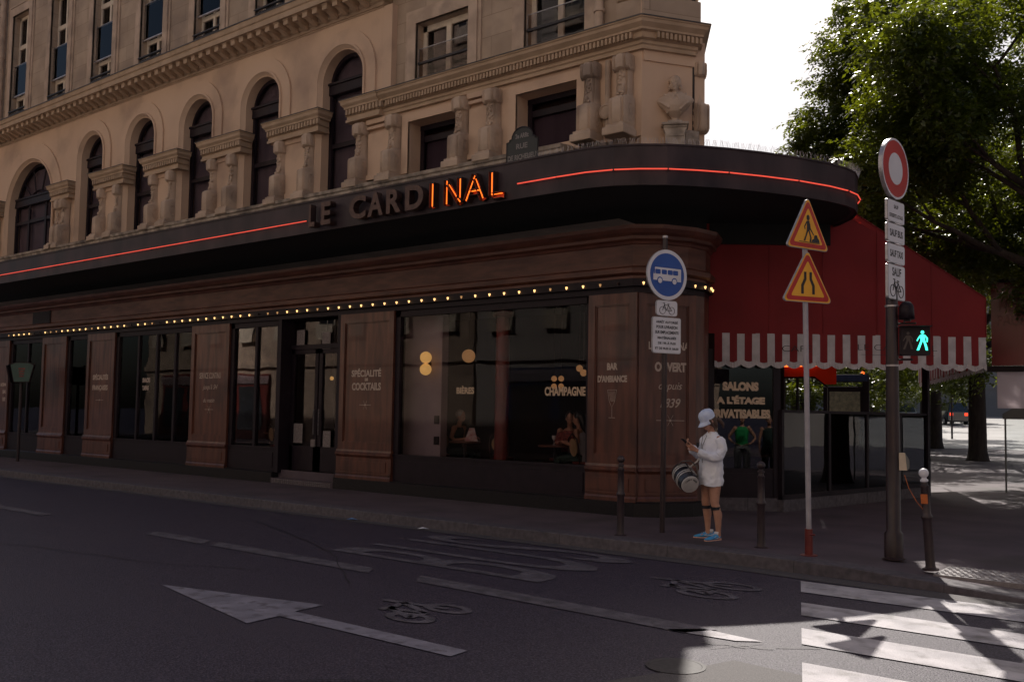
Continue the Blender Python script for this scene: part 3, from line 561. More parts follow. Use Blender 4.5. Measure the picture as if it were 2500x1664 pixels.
for c, w_ in US:
    mb = MB(); y = UY+.20; a, b_ = c-w_/2, c+w_/2; z0, z1 = 10.62, 14.40
    mb.box(a, a+.08, y-.03, y+.03, z0, z1); mb.box(b_-.08, b_, y-.03, y+.03, z0, z1); mb.box(a, b_, y-.03, y+.03, z1-.09, z1); mb.box(a, b_, y-.035, y+.03, 13.32, 13.46); mb.box(a, b_, y-.035, y+.03, 11.62, 11.74)
    mb.box(c-.045, c+.045, y-.04, y+.03, z0, z1-.05)
    for zz in (12.40, ): mb.box(a, b_, y-.02, y+.02, zz, zz+.035)
    for s in (-1, 1):
        mb.box(c+s*.30-.0, c+s*.30+.001, y, y+.001, z0, z1)
    f = mb.build('window', 'winwhite', bld); p = MB(); p.box(a, b_, y+.0, y+.008, z0, z1); p.build('pane', 'glassup', f); p = MB(); p.box(a, b_, y+.25, y+.27, z0, z1); p.build('curtain', 'shade', f)
    mb = MB(); surround(mb, c, w_, 10.62, z1); mb.box(a-.3, b_+.3, UY-.05, UY, z1+.31, z1+.36); mb.build('window_surround', 'stone', f)
    railing(f, c, w_+.04, 10.75, 11.22, UY-.04)
    mb = MB(); mb.box(a+.01, b_-.01, UY+.06, UY+.072, 11.74, 12.74); mb.build('glass_guard', 'glassg', f)
    mb = MB(); mb.box(a-.03, b_+.03, UY+.03, UY+.08, 11.70, 11.735); mb.build('guard_rail', 'alu', f); mb = MB(); mb.box(a, b_, UY+.055, UY+.075, 12.735, 12.75); mb.build('guard_trim', 'alu', f)
for c, w_ in UW:
    mb = MB(); y = UY+.20; a, b_ = c-w_/2, c+w_/2; z0, z1 = 8.15, 9.53
    mb.box(a, a+.10, y-.03, y+.03, z0, z1); mb.box(b_-.09, b_, y-.03, y+.03, z0, z1); mb.box(a, b_, y-.03, y+.03, z1-.12, z1); mb.box(c-.06, c+.06, y-.04, y+.03, z0, z1-.05); mb.box(a, b_, y-.03, y+.03, z0, z0+.1)
    f = mb.build('window', 'winwhite', bld); p = MB(); p.box(a, b_, y, y+.008, z0, z1); p.build('pane', 'glassup', f); p = MB(); p.box(a, b_, y+.3, y+.32, z0, z1); p.build('curtain', 'inwall', f)
    p = MB(); p.box(a+.12, c-.08, y+.28, y+.285, z0+.1, z0+.75); p.build('blind', 'shade', f)
    mb = MB(); surround(mb, c, w_, 8.15, z1); mb.build('window_surround', 'stone', f)
    mb = MB(); mb.box(a+.01, b_-.01, UY+.04, UY+.052, 8.18, 9.02); mb.build('glass_guard', 'glass', f)
    mb = MB(); mb.box(a-.03, b_+.03, UY+.01, UY+.06, 8.70, 8.745); mb.box(a-.03, b_+.03, UY+.02, UY+.04, 8.33, 8.35); mb.build('guard_bar', 'iron', f)
    mb = MB(); mb.box(a, b_, UY+.037, UY+.055, 9.018, 9.03); mb.box(a, a+.012, UY+.037, UY+.055, 8.18, 9.02); mb.build('guard_trim', 'alu', f)
mb = MB()
mb.tube([(-31.86, UY-.12, 10.6), (-31.86, UY-.12, 19)], .085, 12); mb.lathe([(.11, 0), (.11, .05)], (-31.86, UY-.12, 13.1), 12); mb.build('gutter_pipe', 'stone', bld, smooth='auto'); mb = MB(); mb.tube([(-8.45, UY-.1, 8.25), (-8.45, UY-.1, 19)], .075, 12); mb.lathe([(.10, 0), (.10, .05)], (-8.45, UY-.1, 8.6), 12)
mb.build('gutter_pipe', 'stone', bld, smooth='auto')
# bulk of the building behind (roof level), boulevard side recedes out of sight
mb = MB(); BD = Vector((-.56, .83)); e = Vector((-7.06, 13.70))
q1 = e+BD*40
mb.prism([(-60, 13.62), (-7.75, 13.62), (e.x-.12, e.y+.06), (q1.x, q1.y), (-60, q1.y)], 5.7, 19.5, 'z'); mb.build('building_mass', 'ashlar', bld)
mb = MB(); mb.prism([(-60, 13.75), (-7.95, 13.75), (e.x-.35, e.y+.2), (q1.x-.4, q1.y), (-60, q1.y)], 19.5, 22.5, 'z'); mb.build('roof', 'roofm', bld)
# scaffold edge visible past the corner
mb = MB(); e2 = e+BD*.6
for k in range(6): mb.box(e.x-.06, e.x+.035, e.y+.02, e.y+.05, 6.4+k*2, 8.36+k*2)
mb.build('corner_edge_strip', 'iron', bld)
# ------------------------------------------------------------ wooden cafe front
SY = 12.80
shop = bld
CHF = planf((-7.55, 12.82), (.57, .82)); CHL = 1.06
# entablature: frieze following the corner, cornice above
EP = [(-32, SY), (-7.60, SY), (-7.28, 13.02), (-7.02, 13.46), (-6.94, 13.9), (-7.08, 14.35), (-7.4, 14.65)]
mb = MB(); mb.sweep([(.0, 3.92), (.05, 3.93), (.05, 3.97), (.13, 4.01), (.13, 4.09), (.09, 4.12), (.05, 4.13), (.05, 4.47), (.07, 4.48), (.09, 4.52), (.15, 4.55), (.15, 4.60), (.20, 4.64), (.24, 4.70), (.25, 4.76), (-.25, 4.80), (-.25, 3.92)], EP); ent = mb.build('entablature', 'woodh', shop)
mb = MB(); mb.sweep([(.10, 3.80), (.10, 3.918), (-.2, 3.918), (-.2, 3.80)], EP); mb.build('light_rail', 'black', shop)
mb = MB(); mb.sweep([(0.0, 3.70), (.03, 3.70), (.03, 3.795), (-.2, 3.795), (-.2, 3.70)], EP); mb.build('lintel', 'black', shop)
# bulbs along the rail
rb = random.Random(3); bx = [(-29.6+i*.335) for i in range(66)]
def bulb_at(x, y, on):
    m_ = MB(); m_.lathe([(.018, .0), (.02, -.015), (.016, -.025)], (x, y, 3.862), 8); m_.ball((x, y, 3.828), .013, 8, 6)
    return m_.build('bulb', 'bulb' if on > .35 else ('bulbdim' if on > .1 else 'letterdark'), shop, smooth=True)
for x in bx:
    if x > -7.7: break
    bulb_at(x, SY-.125, rb.random())
for x, y in ((-7.42, 12.80), (-7.16, 13.08), (-7.03, 13.3), (-6.90, 13.56), (-6.83, 13.78), (-6.82, 13.98), (-6.90, 14.2)): bulb_at(x, y, 1)
def woodpanel(mb, x0, x1, y=0.0):
    # pilaster: board, raised frame, sunk field, base mouldings (local: x along, y inward, z up)
    mb.box(x0, x1, y, y+.25, .95, 3.70); t = .13
    for a, b_, c, d in ((x0, x0+t, .95, 3.70), (x1-t, x1, .95, 3.70), (x0+t, x1-t, 3.52, 3.70), (x0+t, x1-t, .95, 1.10)): mb.box(a, b_, y-.035, y, c, d)
    for a, b_, c, d in ((x0+t, x0+t+.02, 1.10, 3.52), (x1-t-.02, x1-t, 1.10, 3.52), (x0+t+.02, x1-t-.02, 3.50, 3.52), (x0+t+.02, x1-t-.02, 1.10, 1.12)): mb.box(a, b_, y-.018, y, c, d)
    mb.prism([(y-.075, .36), (y-.075, .42), (y-.05, .46), (y-.05, .80), (y-.06, .82), (y-.085, .85), (y-.085, .88), (y-.06, .91), (y-.05, .95), (y+.2, .95), (y+.2, .36)], x0-.02, x1+.02, 'x')
    mb.box(x0+.12, x1-.12, y-.062, y, .53, .73)
    mb.box(x0-.01, x1+.01, y-.07, y, .47, .50)
PIL = [(-31.9, -29.72), (-27.58, -26.15), (-24.95, -23.5), (-19.92, -18.40), (-14.55, -13.00), (-8.44, -7.52)]
for x0, x1 in PIL:
    mb = MB(planf((0, SY), (1, 0))); woodpanel(mb, x0, x1); mb.build('wood_panel', 'wood', shop)
mb = MB(CHF); woodpanel(mb, .02, CHL-.02); mb.build('wood_panel', 'wood', shop)
# rounded end of the corner
mb = MB(); A = [(-6.945, 13.69), (-6.91, 13.9), (-6.95, 14.12), (-7.05, 14.35), (-7.2, 14.6), (-7.5, 14.6), (-7.5, 13.9)]; mb.prism(A, .36, 3.70, 'z'); mb.build('corner_post', 'wood', shop)
mb = MB(); PP = [(-32, SY), (-16.62, SY)]; pf_ = [(.09, .10), (.09, .35), (.06, .375), (-.2, .375), (-.2, .10)]
mb.sweep(pf_, PP); mb.sweep(pf_, [(-14.60, SY), (-7.55, SY), (-7.24, 13.02), (-6.96, 13.5), (-6.86, 13.9), (-7.0, 14.4)]); mb.build('plinth', 'granite', shop)
WINS = [(-29.72, -27.58, [-28.6]), (-26.15, -24.95, []), (-23.5, -19.92, [-22.42, -21.56, -20.72]), (-18.40, -16.62, [-17.45]), (-13.00, -8.44, [])]
for x0, x1, mull in WINS:
    mb = MB(); y = SY+.06
    mb.box(x0, x1, y-.05, y+.10, .375, .86); mb.box(x0, x1, y-.07, y+.10, .86, .90); mb.box(x0+.1, x1-.1, y-.062, y, .46, .78)
    mb.box(x0, x0+.13, y-.04, y+.06, .90, 3.70); mb.box(x1-.07, x1, y-.04, y+.06, .90, 3.70); mb.box(x0, x1, y-.04, y+.06, 3.58, 3.70)
    for m_ in mull: mb.box(m_-.04, m_+.04, y-.03, y+.05, .90, 3.58)
    f = mb.build('shop_window', 'black', shop); p = MB(); p.box(x0+.13, x1-.07, y+.01, y+.02, .90, 3.58); p.build('pane', 'glass', f)
# door recess with two leaves and steps
mb = MB(); mb.box(-16.62, -16.50, SY-.02, SY+.45, .36, 3.70); mb.box(-14.66, -14.55, SY-.02, SY+.45, .36, 3.70); mb.box(-16.5, -14.66, SY+.25, SY+.40, 3.05, 3.15)
for a, b_ in ((-16.5, -15.60), (-15.56, -14.66)): mb.box(a, a+.10, SY+.28, SY+.34, .42, 3.05); mb.box(b_-.10, b_, SY+.28, SY+.34, .42, 3.05); mb.box(a, b_, SY+.28, SY+.34, .42, .95); mb.box(a, b_, SY+.28, SY+.34, 2.95, 3.05)
d = mb.build('door', 'black', shop); p = MB(); p.box(-16.45, -14.7, SY+.31, SY+.32, .95, 3.68); p.build('pane', 'glass', d)
p = MB(); p.tube([(-15.66, SY+.24, 1.2), (-15.66, SY+.24, 1.75)], .014, 8); p.tube([(-15.50, SY+.24, 1.2), (-15.50, SY+.24, 1.75)], .014, 8); p.build('handle', 'steel', d)
for i, (px, pz, w_, h) in enumerate(((-16.2, 3.3, .26, .36), (-15.35, 3.22, .26, .36), (-16.2, 1.22, .30, .42), (-15.25, 1.12, .24, .34), (-15.7, 1.02, .14, .16))):
    p = MB(); p.box(px-w_/2, px+w_/2, SY+.268, SY+.276, pz-h/2, pz+h/2)
    for k in range(5): p.box(px-w_*.35, px+w_*.35, SY+.264, SY+.268, pz-h*.35+k*h*.16, pz-h*.35+k*h*.16+.012)
    p.build('door_notice', mat('notice%d' % i, (0.25, 0.21, 0.21), (0.12, 0.10, 0.10), 30, .6), d)
mb = MB(); mb.box(-16.62, -14.60, SY-.10, SY+.5, .10, .25); mb.box(-16.6, -14.62, SY+.08, SY+.5, .25, .42); st = mb.build('door_step', 'pave', shop)
mb = MB()
for i in range(30):
    for j in range(4): mb.ball((-16.55+i*.064, SY-.104, .122+j*.033), (.022, .01, .013), 6, 4)
mb.build('step_tread', 'steel', st)
# vent grille and small alarm box at the far left of the frieze
mb = MB(); mb.box(-28.2, -27.1, SY-.07, SY-.04, 4.12, 4.50)
for k in range(7): mb.box(-28.17, -27.13, SY-.085, SY-.07, 4.14+k*.05, 4.165+k*.05)
mb.build('vent_grille', 'black', shop)
# gilt lettering
def ftext(name, s_, x, z, size, width, m='textw', y=SY-.0015, xd=(1, 0, 0), bold=.006, par=None, **k):
    o = text(name, s_, m, size=size, width=width, mtx=frame((x, y, z), xd), ext=.0012, bold=bold, parent=par or shop, **k); return o
def deco(x, z, w_, mtx=None, rays=True):
    mb = MB(mtx or Matrix.Translation((x, SY-.002, z)))
    mb.box(-w_/2, w_/2, -.001, .001, -.004, .004); mb.ball((0, 0, 0), (.02, .002, .02), 8, 6)
    if rays:
        for a in (60, 120, 240, 300): mb.tube([(.03*math.cos(R(a)), 0, .03*math.sin(R(a))), (.10*math.cos(R(a)), 0, .10*math.sin(R(a)))], .003, 4)
    mb.build('ornament', 'textw', shop)
ftext('lettering', 'SPÉCIALITÉ', -13.79, 2.50, .17, .86); ftext('lettering', 'DE', -13.78, 2.36, .06, .09); ftext('lettering', 'COCKTAILS', -13.78, 2.22, .155, .84); deco(-13.8, 1.85, .34)
ftext('lettering', 'SERVICE CONTINU', -19.16, 2.50, .14, .86, bold=.002); ftext('lettering', "jusqu'à 5H", -19.14, 2.22, .15, .60, bold=0, shear=.4); ftext('lettering', 'du matin', -19.18, 1.92, .10, .45, bold=0, shear=.4); deco(-19.16, 1.70, .34)
ftext('lettering', 'SPÉCIALITÉS', -24.24, 2.53, .17, .80); ftext('lettering', 'FRANÇAISES', -24.24, 2.22, .17, .80); deco(-24.24, 1.90, .4, rays=False)
ftext('lettering', 'BAR', -7.99, 2.52, .115, .20); ftext('lettering', "D'AMBIANCE", -7.99, 2.32, .115, .56)
mb = MB(Matrix.Translation((-7.99, SY-.002, 0))); mb.tube([(-.085, 0, 2.14), (-.05, 0, 1.95), (0, 0, 1.86), (.05, 0, 1.95), (.085, 0, 2.14)], .004, 4); mb.tube([(-.085, 0, 2.14), (.085, 0, 2.14)], .004, 4); mb.tube([(0, 0, 1.86), (0, 0, 1.70)], .004, 4); mb.tube([(-.06, 0, 1.69), (.06, 0, 1.69)], .005, 4)
for k in range(6): mb.tube([(-.06+k*.022, 0, 2.12), (-.02+k*.012, 0, 1.95)], .003, 4)
mb.build('cocktail_glass_drawing', 'textw', shop)
gy = SY+.066
ftext('lettering', 'BIÈRES', -11.20, 2.15, .15, .43, y=gy, m='gold'); ftext('lettering', 'CHAMPAGNE', -8.97, 2.12, .155, .84, y=gy, m='gold'); ftext('lettering', 'SNACKS', -22.05, 2.42, .12, .36, y=gy); ftext('lettering', 'TAPAS', -22.08, 2.22, .12, .30, y=gy)
ftext('lettering', 'LICENCE', -30.05, 2.35, .10, .5); ftext('lettering', 'BAL', -30.0, 2.13, .12, .25); ftext('lettering', 'RES', -30.0, 1.9, .12, .22)
ch = lambda t, z: (CHF @ Vector((t, -.0025, z)))
cd = (.57, .82, 0)
for s_, z, sz, w_, b_, sh_ in (('LE CARDINAL', 2.86, .13, .78, .004, 0), ('OUVERT', 2.52, .155, .56, .008, 0), ('depuis', 2.20, .16, .42, 0, .35), ('1839', 1.94, .15, .36, .002, .35)):
    p = ch(.60, z); text('lettering', s_, 'textw', size=sz, width=w_, mtx=frame(p, cd), ext=.0012, bold=b_, parent=shop, shear=sh_)
deco(0, 0, .50, CHF @ Matrix.Translation((.60, -.003, 1.66)))
# ------------------------------------------------------------ dark canopy with neon line and channel letters
CP = [(-36, 11.08), (-8.35, 11.08), (-7.9, 11.085), (-7.4, 11.11), (-7.0, 11.21), (-6.68, 11.37), (-6.35, 11.60), (-6.05, 11.90), (-5.74, 12.27), (-5.43, 12.72), (-5.10, 13.27), (-4.84, 13.85), (-4.71, 14.28), (-4.68, 14.62), (-4.75, 14.98), (-4.95, 15.36), (-5.3, 15.75), (-6.0, 16.3), (-7.0, 16.9)]
mb = MB(); mb.sweep([(0, 5.03), (.0, 5.60), (.015, 5.60), (.015, 5.625), (-.10, 5.625), (-.10, 5.06), (-.02, 5.06), (-.02, 5.03)], CP); can = mb.build('canopy', 'fascia', bld)
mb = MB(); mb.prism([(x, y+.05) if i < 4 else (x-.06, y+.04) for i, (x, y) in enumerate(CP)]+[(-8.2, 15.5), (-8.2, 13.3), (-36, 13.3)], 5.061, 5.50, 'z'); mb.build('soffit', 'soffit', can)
npath = [(x, y, 5.25) for x, y in CP[1:-3]]
mb = MB()
def off(p, i, P):
    a = Vector(P[max(0, i-1)][:2]); b_ = Vector(P[min(len(P)-1, i+1)][:2]); t = (b_-a).normalized(); return (p[0]+t.y*.045, p[1]-t.x*.045, p[2])
np2 = [off(p, i, npath) for i, p in enumerate(npath)]; np2[0] = (-8.63, 11.035, 5.25)
mb.tube([(-36, 11.035, 5.25), (-13.62, 11.035, 5.25)], .009, 6); mb.tube(np2, .010, 6); mb.build('neon_tube', 'neon', can, smooth=True)
mb = MB()
for x in list(np.arange(-34, -14, 1.5))+[-8.5, -7.9]: mb.box(x-.01, x+.01, 11.035, 11.08, 5.235, 5.262)
for i in range(3, 14, 2): p = np2[i]; mb.box(p[0]-.012, p[0]+.012, p[1]-.01, p[1]+.03, 5.232, 5.266)
mb.build('neon_clip', 'iron', can)
# bird spikes
mb = MB(); rs = random.Random(5)
for i in range(430):
    t = i/430*(len(CP)-3-1); k = int(t); 
    if k == 0: x, y = -13.2+5*(t), 11.14
    else:
        a, b_ = CP[k], CP[k+1]; q = t-k; x, y = a[0]+(b_[0]-a[0])*q, a[1]+(b_[1]-a[1])*q+.06
    mb.tube([(x, y, 5.62), (x+rs.uniform(-.05, .05), y+rs.uniform(-.05, .05), 5.73)], .0015, 3, False)
mb.build('bird_spikes', 'alu', can, kind='stuff')
def letter(ch_, x0, x1, z0, z1, lit):
    w_ = x1-x0; h = z1-z0; cx = (x0+x1)/2; cz = (z0+z1)/2
    if not lit:
        me = text('letter', ch_, 'letterdark', size=h, width=w_, mtx=frame((cx, 10.965, cz), (1, 0, 0)), ext=.065, bold=.014, mesh_only=True); o = bpy.data.objects.new('letter', me); COL.objects.link(o); o.parent = can
        return
    # lit letters: channel with glowing red inside and an orange tube
    t = .10
    S = {'I': [[(.5, 0), (.5, 1)]], 'N': [[(.12, 0), (.12, 1), (.88, 0), (.88, 1)]], 'A': [[(.06, 0), (.5, 1), (.94, 0)], [(.22, .33), (.78, .33)]], 'L': [[(.2, 1), (.2, 0.06), (.95, 0.06)]]}[ch_]
    mb = MB(); fc = MB(); tb = MB()
    for pl in S:
        P = [Vector((x0+a*w_, 0, z0+b_*h)) for a, b_ in pl]
        for a, b_ in zip(P[:-1], P[1:]):
            d_ = (b_-a).normalized(); n_ = Vector((-d_.z, 0, d_.x))*t/2; e_ = d_*t*.0
            fc.add([tuple(p+Vector((0, 11.03, 0))) for p in (a+n_-e_, b_+n_+e_, b_-n_+e_, a-n_-e_)], [(0, 1, 2, 3)])
            for s in (1, -1):
                q = [a+n_*s, b_+n_*s]; mb.add([(q[0].x, 10.955, q[0].z), (q[1].x, 10.955, q[1].z), (q[1].x, 11.08, q[1].z), (q[0].x, 11.08, q[0].z)]+[(q[0].x-n_.x*.12*s, 10.955, q[0].z-n_.z*.12*s), (q[1].x-n_.x*.12*s, 10.955, q[1].z-n_.z*.12*s), (q[1].x-n_.x*.12*s, 11.03, q[1].z-n_.z*.12*s), (q[0].x-n_.x*.12*s, 11.03, q[0].z-n_.z*.12*s)], [(0, 1, 2, 3), (4, 5, 6, 7), (0, 1, 5, 4)])
        tb.tube([(p.x, 10.985, p.z+(.02 if p.z < cz else -.02)) for p in P], .009, 6)
    o = mb.build('letter', 'letterdark', can, norm=False); fc.build('letter_face', 'neonface', o, norm=False); tb.build('letter_neon', 'neono', o, smooth=True)
LT = [('L', -13.50, -13.34, False), ('E', -13.16, -12.90, False), ('C', -12.40, -11.98, False), ('A', -11.93, -11.55, False), ('R', -11.47, -11.12, False), ('D', -11.02, -10.60, False), ('I', -10.52, -10.42, True), ('N', -10.20, -9.82, True), ('A', -9.76, -9.36, True), ('L', -9.26, -8.98, True)]
for c_, a, b_, lit in LT: letter(c_, a+.11, b_+.11, 5.085, 5.50, lit)
# ------------------------------------------------------------ red awning over the terrace
aw = empty('awning', label='red awning with striped scalloped valance over the glazed terrace', cat='awning')
d0 = Vector((.79, .61)).normalized(); P0 = Vector((-7.05, 14.58)); AF = planf(P0, d0); SL = 4.64
zb, zs2, zt = 2.62, 3.17, 3.84
far_ = P0+d0*SL; fd = Vector((-.36, .93)).normalized(); FL = 9.0; bk = P0+d0*1.3
def q3(p, z): return (p.x, p.y, z)
mb = MB(); bk0 = P0-d0*1.7; mb.add([q3(bk, 5.78), q3(bk+fd*FL, 5.78), q3(bk0+fd*FL, 5.82), q3(bk0, 5.82)], [(0, 1, 2, 3)]); mb.build('sun_block_roof', 'soffit', aw, norm=False)  # unseen flat roof, added to close a sun gap behind the awning
mb = MB(AF); nx_, nz_ = 60, 24
def topz(x): return 5.75 if x < 1.4 else (5.75-(x-1.4)*.48/1.02 if x < 2.42 else 5.27-(x-2.42)*(5.27-zt)/(SL-2.42))
vs = []
for j in range(nz_+1):
    for i in range(nx_+1):
        x = -.14+(SL+.14)*i/nx_; zz = zs2-.01; t = j/nz_; z = zz+(topz(x)-zz)*t; e_ = math.sin(PI*t)*math.sin(PI*min(1, max(0, x/SL)))
        s_ = abs(((x*1.0) % .93)/.93-.5)*2
        vs.append((x, (.030*e_*math.sin(x*1.7+z*.9)+.014*(1-s_**6)*math.sin(PI*t)+.006*math.sin(x*13+z*5)*e_), z))
mb.add(vs, [(j*(nx_+1)+i, j*(nx_+1)+i+1, (j+1)*(nx_+1)+i+1, (j+1)*(nx_+1)+i) for j in range(nz_) for i in range(nx_)]); mb.build('side_panel', 'red', aw, smooth=True, norm=False)
mb = MB(AF); # seams and piping
mb.tube([(SL, -.006, zt), (2.42, -.006, 5.27), (1.4, -.006, 5.75)], .012, 5); mb.tube([(SL, -.006, zs2), (SL, -.006, zt)], .01, 5); mb.build('piping', 'red', aw)
for xx in (.93, 1.86, 2.79, 3.72): mb = MB(AF); mb.box(xx-.009, xx+.009, -.012, -.004, zs2, topz(xx)-.02); mb.build('seam', 'red', aw)
mb = MB(AF); mb.box(-.1, 1.98, -.05, -.006, 4.70, 5.3, .01); mb.box(-.1, 2.3, .02, 2.3, 5.3, 5.75); mb.build('cassette_and_sun_block', 'soffit', aw)  # dark front panel, plus an unseen deep box added to block a sun patch
# front slope and front valance run away along the boulevard
far_ = P0+d0*SL; fd = Vector((-.36, .93)).normalized(); FL = 9.0
bk = P0+d0*1.3
def q3(p, z): return (p.x, p.y, z)
mb = MB(); mb.add([q3(far_, zt), q3(far_+fd*FL, zt), q3(bk+fd*FL, 5.8), q3(bk, 5.8)], [(0, 1, 2, 3)]); mb.build('front_canvas', 'red', aw, norm=False)
nst = 18
def valance(name, F, L, parent, ph=0):
    r_ = MB(F); wht = MB(F); fr_ = MB(F); n = int(L/(SL/nst*1.0)+.5); st = L/n
    k = 6
    for i in range(n):
        for (a, b_, tgt) in ((i*st, i*st+st*.5, r_), (i*st+st*.5, (i+1)*st, wht)):
            xs2 = [a+(b_-a)*j/k for j in range(k+1)]
            def zl(x): q = ((x+st*.25) % st)/st; return zb+.10-.055*math.sin(PI*q)
            def yy(x, z): return .012*math.sin(x*9+z)+.006*math.sin(x*31)
            vs = [(x, yy(x, zs2)*.3, zs2) for x in xs2]+[(x, yy(x, zl(x)), zl(x)) for x in xs2]
            tgt.add(vs, [(j, j+1, k+1+j+1, k+1+j) for j in range(k)])
    m2 = n*12; xs2 = [L*j/m2 for j in range(m2+1)]
    vs = [(x, -.004+yy(x, 0)+.004*math.sin(x*140), zl(x)+.015) for x in xs2]+[(x, -.004+yy(x, 0)+.006*math.sin(x*120), zl(x)-.09) for x in xs2]
    fr_.add(vs, [(j, j+1, m2+1+j+1, m2+1+j) for j in range(m2)])
    v = r_.build(name, 'red', parent, norm=False); wht.build('white_stripes', 'white', v, norm=False); fr_.build('fringe', 'white', v, norm=False); return v
v1 = valance('valance', AF, SL, aw); valance('valance', planf(far_, fd), FL, aw)
for s_, t, z, w_, h in (('CAFÉ', 1.40, 2.93, .50, .13), ('LE CARDINAL', 3.12, 2.96, 1.35, .10)):
    p = AF @ Vector((t, -.022, z)); text('valance_lettering', s_, 'ink', size=h, width=w_, mtx=frame(p, (d0.x, d0.y, 0)), ext=.001, bold=-.002, parent=v1)
mb = MB(AF); mb.box(2.5, 2.95, -.024, -.022, 2.83, 2.835); mb.box(3.3, 3.75, -.024, -.022, 2.83, 2.835)
for a in range(8): mb.tube([(3.12, -.023, 2.832), (3.12+.035*math.cos(a*PI/4), -.023, 2.832+.035*math.sin(a*PI/4))], .004, 4)
mb.build('valance_ornament', 'ink', v1)
mb = MB(); 
for q in (0.05, 4.4, 8.8): p = far_+fd*q; r_ = bk+fd*q; mb.tube([(p.x, p.y, zt-.03), (r_.x, r_.y, 5.75)], .02, 6)
mb.tube([q3(far_+fd*.05, zt-.03), q3(far_+fd*FL, zt-.03)], .025, 6); mb.build('awning_frame', 'iron', aw)
# ------------------------------------------------------------ glazed terrace under the awning
te = empty('terrace_screen', label='dark framed glass terrace enclosure under the red awning', cat='terrace')
TA, TB, TC, TD = Vector((-7.12, 14.53)), Vector((-6.14, 15.29)), Vector((-5.15, 20.8)), Vector((-7.2, 23.2))
def seg(a, b_): d = (b_-a); return planf(a, d), d.length
F1, L1 = seg(TA+Vector((-.61, .79))*.10, TB+Vector((-.61, .79))*.10); F2, L2 = seg(TB, TC)
mb = MB(F1); mb.box(0, L1-.06, -.03, .15, .12, .36); mb.m = F2; mb.box(0, L2, -.03, .15, .12, .34); mb.build('stone_base', 'kerb', te)
mb = MB(F1); mb.box(0.02, L1-.08, 0, .05, .36, .86); mb.box(.12, L1-.16, -.012, 0, .45, .78); mb.box(0, .10, -.01, .06, .36, 2.9); mb.box(L1-.12, L1+.0, -.02, .10, .34, 2.9); mb.box(0, L1, -.0, .05, 2.66, 2.9); mb.build('side_frame', 'black', te)
mb = MB(F1); mb.box(.10, L1-.12, .02, .03, .86, 2.66); p1 = mb.build('side_pane', 'glassr', te)
mb = MB(); mb.box(-9.9, -7.55, 18.9, 19.0, .14, 2.95); mb.box(-9.9, -7.6, 18.5, 18.9, .14, 1.2); mb.build('dark_backing', 'inwall', te)  # dark backing added behind the lettered pane so its reflection shows
for s_, z, w_, h, t in (('SALONS', 2.26, .62, .155, .56), ("A L'ÉTAGE", 2.03, .84, .15, .56), ('PRIVATISABLES', 1.79, 1.02, .155, .56)):
    p = F1 @ Vector((t, .012, z)); text('window_lettering', s_, 'gold', size=h, width=w_, mtx=frame(p, (F1[0][0], F1[1][0], 0)), ext=.001, bold=.011, parent=p1)
mb = MB(F2); 
for t in (0.0, 1.55, 2.95, 4.3, L2-.08): mb.box(t, t+.07, 0, .07, .34, 1.85)
mb.box(L2-.09, L2+.02, -.02, .10, .12, 2.85); mb.box(0, L2, 0, .06, 1.82, 1.87); mb.box(0, L2, 0, .06, .34, .42); mb.box(L2*.35, L2*.35+.06, .0, .06, 1.85, 2.8) if False else None; mb.build('front_frame', 'black', te)
mb = MB(F2); mb.box(.05, L2-.05, .025, .035, .42, 1.82); mb.build('front_pane', 'glassd', te)
mb = MB(); a = TA+Vector((.1, .1)); mb.box(-10.0, -5.3, 20.9, 20.98, 1.82, 1.87); mb.box(-10, -5.3, 20.9, 20.96, .14, .5); mb.build('rear_rail', 'black', te)
# red cloth wind screen with cut-out clear window hanging at the far side of the terrace
mb = MB(); Y2 = 18.6
mb.add([(-7.42, Y2, 2.85), (-6.34, Y2, 2.85), (-6.34, Y2, 2.42), (-6.60, Y2, 2.42), (-6.78, Y2, 2.56), (-7.42, Y2, 2.56)], [(0, 1, 2, 3, 4, 5)])
ws = mb.build('red_valance_panel', 'redin', te, norm=False)
mb = MB(); mb.tube([(-7.42, Y2, 2.56), (-6.78, Y2, 2.56), (-6.50, Y2, 2.34), (-6.50, Y2, .2)], .025, 4); mb.tube([(-7.14, Y2, .2), (-7.14, Y2, 2.56)], .03, 4); mb.build('screen_frame', 'black', ws)
mb = MB(); mb.tube([(-7.40, Y2-.06, 2.80), (-6.72, Y2-.06, 2.80)], .018, 6); mb.build('glow_bar', emis('orange_strip', (1, .16, .02), 3.0), te)  # glowing orange bar along the head of the red cloth
# ------------------------------------------------------------ cafe interior seen through the glass
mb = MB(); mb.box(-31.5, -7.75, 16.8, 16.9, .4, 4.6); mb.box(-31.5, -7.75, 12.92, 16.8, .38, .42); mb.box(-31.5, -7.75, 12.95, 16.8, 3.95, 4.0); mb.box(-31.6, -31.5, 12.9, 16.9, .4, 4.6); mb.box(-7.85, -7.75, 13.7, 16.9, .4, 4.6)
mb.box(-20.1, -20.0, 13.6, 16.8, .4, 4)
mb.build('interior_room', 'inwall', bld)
mb = MB(); mb.box(-13.12, -12.12, 13.22, 13.40, .42, 3.95); ip = mb.build('interior_pier', 'ingrey', bld)
mb = MB(); mb.box(-12.27, -12.16, 13.19, 13.22, 1.50, 1.66); mb.box(-12.27, -12.16, 13.19, 13.22, 1.10, 1.26); mb.build('switch_plate', 'black', ip)
for q_ in ((-22.6, -22.25, 13.3, 13.4, .42, 2.85), (-21.75, -21.5, 13.3, 13.4, .42, 2.85), (-18.35, -16.8, 14.6, 14.7, 1.3, 3.9), (-17.25, -17.15, 13.6, 14.6, .42, 3.9)): mb = MB(); mb.box(*q_); mb.build('interior_partition', 'ingrey2', bld)
